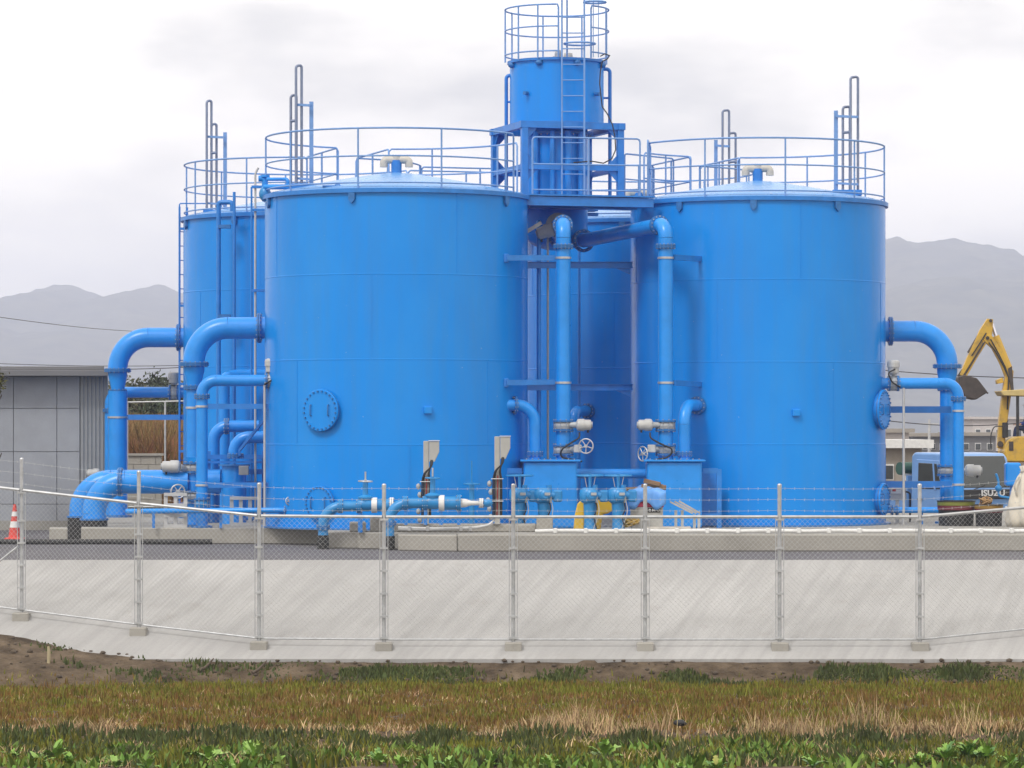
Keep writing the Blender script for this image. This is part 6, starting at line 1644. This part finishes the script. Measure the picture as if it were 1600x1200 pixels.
for s in (-1, 1):
    b = len(nodes); nodes += [(L(-0.06, s * 0.10, 0.02), 0.10), (L(-0.42, s * 0.13, 0.06), 0.08), (L(-0.46, s * 0.13, -0.34), 0.065)]
    edges += [(0, b), (b, b + 1), (b + 1, b + 2)]
skin('trousers', nodes, edges, M['trouser'], T)
def local_part(name, mb, mat, parent):
    me = mesh_from(name, mb.v, mb.f, mb.s); me.materials.append(mat); o = bpy.data.objects.new(name, me); o.parent = parent; COL.objects.link(o); return o
hc = Vector(L(-0.06, 0, 0.745))
hp = local_part('helmet', MB().lathe([(0.155, 0), (0.135, 0.005), (0.128, 0.05), (0.10, 0.11), (0.05, 0.14), (0, 0.148)], hc + Vector((0.005, 0, 0.035)), (0, 0, 1), 24), M['white'], T)
local_part('helmet_brim', MB().box(hc + Vector((-0.15, 0, 0.035)), (0.10, 0.17, 0.012)), M['white'], hp)
local_part('hair', MB().lathe([(0.09, -0.05), (0.105, 0.0), (0.108, 0.04)], hc + Vector((0.02, 0, 0)), (0, 0, 1), 16), M['hair'], T)
for s in (-1, 1):
    local_part('eye', MB().sphere(hc + Vector((-0.083, s * 0.033, 0.0)), 0.012, 8), M['hair'], T)
    local_part('ear', MB().sphere(hc + Vector((0.0, s * 0.088, -0.01)), 0.022, 8, (0.8, 0.4, 1.3)), M['skin'], T)
local_part('nose', MB().sphere(hc + Vector((-0.098, 0, -0.025)), 0.016, 8, (1, 0.8, 1.4)), M['skin'], T)
local_part('mouth', MB().box(hc + Vector((-0.082, 0, -0.062)), (0.012, 0.045, 0.008)), material('lips', (0.3, 0.12, 0.1), 0.6), T)

# ------------------------------------------------------------------ clutter right of the tank
def drum(label, px, py, Y, r, mats, zt):
    x = PX(px, Y); T = thing('round_tub', label, 'tub', (x, Y, TOP))
    h = zt - TOP
    part('body', MB().lathe([(r * 0.92, 0), (r * 0.95, h * 0.62)], (x, Y, TOP), (0, 0, 1), 28), M['black'], T)
    part('band', MB().lathe([(r * 0.95, h * 0.62), (r, h * 0.64), (r, h * 0.80), (r * 0.97, h * 0.80)], (x, Y, TOP), (0, 0, 1), 28), mats[0], T)
    part('band', MB().lathe([(r * 0.97, h * 0.80), (r * 1.01, h * 0.81), (r * 1.01, h * 0.96), (r, h * 0.96)], (x, Y, TOP), (0, 0, 1), 28), mats[1], T)
    part('rim', MB().lathe([(r * 1.0, h * 0.96), (r * 1.04, h * 0.96), (r * 1.04, h), (r * 0.9, h), (r * 0.88, h * 0.7), (0, h * 0.7)], (x, Y, TOP), (0, 0, 1), 28), M['dark'], T)
    return T
mo, mr_, my = material('olive_band', (0.16, 0.17, 0.025), 0.5), material('maroon_band', (0.13, 0.02, 0.03), 0.5), material('amber_band', (0.26, 0.15, 0.025), 0.5)
drum('round tub with olive and maroon bands right of the front right tank', 1494, 790, 67.6, 0.36, (mr_, mo), PZ(782, 67.6))
drum('round tub with amber and maroon bands in front of the truck', 1545, 790, 67.3, 0.27, (mr_, my), PZ(788, 67.3))
hose_heap('coiled_hose', 'tangle of tan rope on the amber banded tub', 1540, 791, 67.25, 0.12, material('tan_rope', (0.36, 0.22, 0.10), 0.8), 7, 0.014)
# upright blue box and valve seen in front of the windscreen
T = thing('pump_unit', 'bright blue box pump with small valve in front of the truck windscreen', 'pump', P(1580, 828, 70.0))
part('housing', MB().box(P(1582, 741, 70.0), (0.30, 0.3, 0.46)), M['pipe'], T, bevel=0.03)
part('stand', MB().beam(P(1582, 755, 70.0), (PX(1582, 70.0), 70.0, TOP), 0.1, 0.1), M['steel'], T)
part('valve_body', MB().sphere(P(1560, 763, 69.9), 0.07, 12), M['valve'], T)
part('valve_pipe', MB().tube(round_path([P(1556, 740, 69.9), P(1560, 750, 69.9), P(1560, 775, 69.9), P(1578, 778, 69.9)], 0.06, 4), 0.025, 8), M['valve'], T)
# beige bulk bag
bx, by = PX(1603, 66.8), 66.8
T = thing('bulk_bag', 'cream cloth bulk bag at the right edge behind the fence', 'bag', (bx, by, TOP))
mb = MB(); mb.lathe([(0.0, 0.0), (0.30, 0.0), (0.36, 0.12), (0.35, 0.3), (0.31, 0.5), (0.25, 0.72), (0.16, 0.95), (0.09, 1.05), (0.12, 1.15), (0.0, 1.17)], (bx, by, TOP), (0, 0, 1), 40, smooth=True)
mb.v = [tuple(Vector(v) + Vector((v[0] - bx, v[1] - by, 0)) * (0.16 * math.sin(7 * math.atan2(v[1] - by, v[0] - bx) + v[2] * 3) + 0.25 * noise.noise(Vector(v) * 3))) for v in mb.v]
part('cloth', mb, material('cream_cloth', (0.60, 0.55, 0.46), 0.85, var=0.12, scale=4), T)
part('tie_cord', MB().tube([(bx + 0.11 * math.cos(a), by + 0.11 * math.sin(a), TOP + 1.05) for a in [2 * PI * k / 16 for k in range(16)]], 0.012, 6, closed=True), M['plank'], T)
part('lifting_loop', MB().tube(round_path([(bx - 0.2, by - 0.16, TOP + 0.6), (bx - 0.26, by - 0.2, TOP + 0.8), (bx - 0.14, by - 0.12, TOP + 0.95)], 0.08, 4), 0.018, 6), M['plank'], T)
# small control cabinet near the right tank foot
T = thing('control_box', 'small white and red control box right of the front right tank', 'box', P(1402, 828, 69.6))
part('cabinet', MB().box(P(1402, 772, 69.6), (0.34, 0.2, 0.24)), M['conduit'], T, bevel=0.01)
part('front_label', MB().box(P(1400, 768, 69.48), (0.2, 0.01, 0.08)), M['white'], T)
part('red_label', MB().box(P(1397, 766, 69.47), (0.07, 0.012, 0.04)), material('red_label', (0.5, 0.05, 0.05), 0.5), T)
part('stand', MB().beam(P(1402, 780, 69.6), (PX(1402, 69.6), 69.6, TOP), 0.07, 0.07), M['galv'], T)
part('cable', MB().tube(round_path([P(1415, 768, 69.5), P(1422, 770, 69.5), P(1422, 800, 69.5), (PX(1422, 69.5), 69.5, TOP + 0.02)], 0.05, 4), 0.02, 6), M['cable'], T)

# ------------------------------------------------------------------ far background
def shed(name, label, px0, px1, py0, Y, depth, mat, roofmat, nwin=0, gz_=-0.5):
    x0, x1 = PX(px0, Y), PX(px1, Y); z1 = PZ(py0, Y)
    T = thing(name, label, 'building', ((x0 + x1) / 2, Y + depth / 2, gz_))
    part('wall', MB().box(((x0 + x1) / 2, Y + depth / 2, (z1 + gz_) / 2), (x1 - x0, depth, z1 - gz_)), mat, T)
    part('roof', MB().box(((x0 + x1) / 2, Y + depth / 2, z1 + 0.15), (x1 - x0 + 0.8, depth + 0.8, 0.3)), roofmat, T)
    for k in range(nwin):
        x = x0 + (x1 - x0) * (k + 0.5) / nwin
        w = part('window', MB().box((x, Y - 0.03, gz_ + (z1 - gz_) * 0.55), ((x1 - x0) / nwin * 0.5, 0.1, (z1 - gz_) * 0.3)), M['white'], T)
        part('pane', MB().box((x, Y - 0.09, gz_ + (z1 - gz_) * 0.55), ((x1 - x0) / nwin * 0.42, 0.04, (z1 - gz_) * 0.25)), M['glass'], w)
    return T
pale = material('far_pale_wall', (0.52, 0.48, 0.46), 0.8, var=0.06); grey = material('far_grey_wall', (0.16, 0.16, 0.165), 0.8, var=0.1); tan = material('far_tan_roof', (0.30, 0.27, 0.23), 0.8, var=0.1)
shed('far_warehouse', 'pale distant warehouse left of the excavator boom', 1520, 1600, 655, 420, 30, pale, pale, 5)
shed('far_shed', 'low grey distant shed under the pale warehouse', 1500, 1556, 681, 300, 12, grey, tan, 3)
shed('far_shed', 'long low grey distant shed right of the front right tank', 1425, 1478, 682, 310, 12, grey, tan, 4)
shed('far_house', 'small pale distant house beside the front right tank', 1380, 1420, 676, 260, 9, pale, tan, 2)
shed('near_shed', 'white roofed shed behind the truck bed', 1370, 1440, 700, 128, 5, tan, M['white'], 2)
hm = bpy.data.materials
vs = []; fs = []
for j in range(15):
    for i in range(41):
        x = PX(1360, 100) + i / 40 * 3.2 ; y = 97 + j * 0.4
        h = 1.35 * max(0, 1 - ((i - 20) / 20) ** 2) * max(0, 1 - ((j - 7) / 7) ** 2) + 0.15 * noise.noise(Vector((x * 2, y * 2, 0)))
        vs.append((x, y, -0.7 + h))
fs = [(j * 41 + i, j * 41 + i + 1, (j + 1) * 41 + i + 1, (j + 1) * 41 + i) for j in range(14) for i in range(40)]
o = part('earth_mound', MB().add(vs, fs, True), M['dirt'], origin=(PX(1400, 100), 100, -0.7)); tag(o, 'brown earth mound behind the truck bed', 'mound')
for k, (px, h, lab) in enumerate(((1356, 3.5, 'hidden'), (1610, 3.3, 'edge'))): pass
def wire(label, a, b, sag, r=0.012):
    pts = [a + (b - a) * (k / 24) - Vector((0, 0, sag * math.sin(PI * k / 24))) for k in range(25)]
    o = part('overhead_wire', MB().tube(pts, r, 6), M['cable'], origin=(a + b) / 2); tag(o, label, 'wire')
wire('overhead wire crossing behind the excavator arm', P(1330, 574, 210), P(1680, 592, 190), 0.15, 0.03)
wire('lower overhead wire crossing behind the right pipes', P(1330, 650, 200), P(1680, 652, 190), 0.5, 0.03)
wire('overhead wire just above the grey building roof', P(-60, 571, 190), P(420, 566, 190), 0.3, 0.025)
wire('second overhead wire above the grey building roof', P(-60, 566, 200), P(420, 567, 200), 0.2, 0.02)
wire('faint overhead wire in front of the left mountains', P(-80, 484, 260), P(420, 508, 420), 1.2, 0.03)
def pole(label, px, Y, py):
    T = thing('utility_pole', label, 'pole', (PX(px, Y), Y, -0.5))
    part('shaft', MB().tube([(PX(px, Y), Y, -0.5), (PX(px, Y), Y, PZ(py, Y))], [0.16, 0.10], 12), M['conduit'], T)
    part('cross_arm', MB().box((PX(px, Y), Y, PZ(py, Y) - 0.4), (1.6, 0.1, 0.1)), M['conduit'], T)
pole('slender grey pole in the distance right of the front right tank', 1452, 305, 655)

# mountains
def ridge(name, label, prof, Y, depth, seed, rough, mat):
    """ridge profile in photo pixels; the hill runs down towards the viewer and behind"""
    xs_ = np.arange(prof[0][0], prof[-1][0] + 1, 2.5)
    ys_ = np.interp(xs_, [p[0] for p in prof], [p[1] for p in prof])
    nj = 44; vs = []; n = len(xs_)
    for j in range(nj + 1):
        t = j / nj; y = Y - depth + (depth * 1.4) * t
        k = min(1, t * 1.4); k = k if t <= 1 / 1.4 else 1 - (t - 1 / 1.4) * 2.2
        for i in range(n):
            H = (HY - ys_[i]) * Y / F + CZ
            x = (xs_[i] - 800) * Y / F
            fn = noise.fractal(Vector((x * 0.002 + seed, y * 0.002, 0)), 1.0, 2.0, 6)
            fb = noise.noise(Vector((x * 0.03, y * 0.03, seed))) + 0.6 * noise.noise(Vector((x * 0.075, y * 0.075, seed)))
            z = H * (k ** 0.9) + (fn * 28 * (k * (1 - k) * 4)) + fb * rough * 1.5 * (0.5 + 0.5 * k)
            vs.append((x, y, max(z, -1.5) if k > 0.02 else -1.5))
    fs = [(j * n + i, j * n + i + 1, (j + 1) * n + i + 1, (j + 1) * n + i) for j in range(nj) for i in range(n - 1)]
    o = part(name, MB().add(vs, fs, True), mat, origin=(0, Y, 0)); tag(o, label, None, None, 'structure'); return o
M['forest'] = material('forest_hillside', (0.022, 0.034, 0.022), 0.95, var=0.4, scale=0.025, spec=0.05, col2=(0.11, 0.11, 0.07))
ridge('mountain', 'left mountain ridge', [(-600, 560), (-300, 530), (-100, 505), (0, 485), (30, 470), (60, 452), (90, 445), (118, 444), (140, 452), (165, 462), (200, 455), (225, 449), (260, 446), (280, 453), (330, 470), (420, 500), (520, 560), (640, 640)], 4500, 1800, 3.0, 3.0, M['forest'])
ridge('mountain', 'right mountain ridge', [(700, 655), (850, 560), (1000, 470), (1150, 410), (1280, 378), (1385, 370), (1430, 372), (1480, 374), (1530, 380), (1570, 390), (1600, 401), (1680, 440), (1800, 500), (2000, 580), (2300, 650)], 4000, 1600, 7.0, 4.4, M['forest'])

# ------------------------------------------------------------------ haze
mb = MB().box((0, 2500, 118), (11900, 5700, 252))
hz = part('haze', mb, M['white']); tag(hz, None, None, None, 'stuff')
hmt = bpy.data.materials.new('haze_air'); hmt.use_nodes = True
nt = hmt.node_tree; nt.nodes.clear()
out = nt.nodes.new('ShaderNodeOutputMaterial'); pv = nt.nodes.new('ShaderNodeVolumePrincipled')
pv.inputs['Color'].default_value = (0.74, 0.80, 1.0, 1); pv.inputs['Density'].default_value = 0.00036; pv.inputs['Anisotropy'].default_value = 0.0
nt.links.new(pv.outputs['Volume'], out.inputs['Volume'])
hz.data.materials.clear(); hz.data.materials.append(hmt)
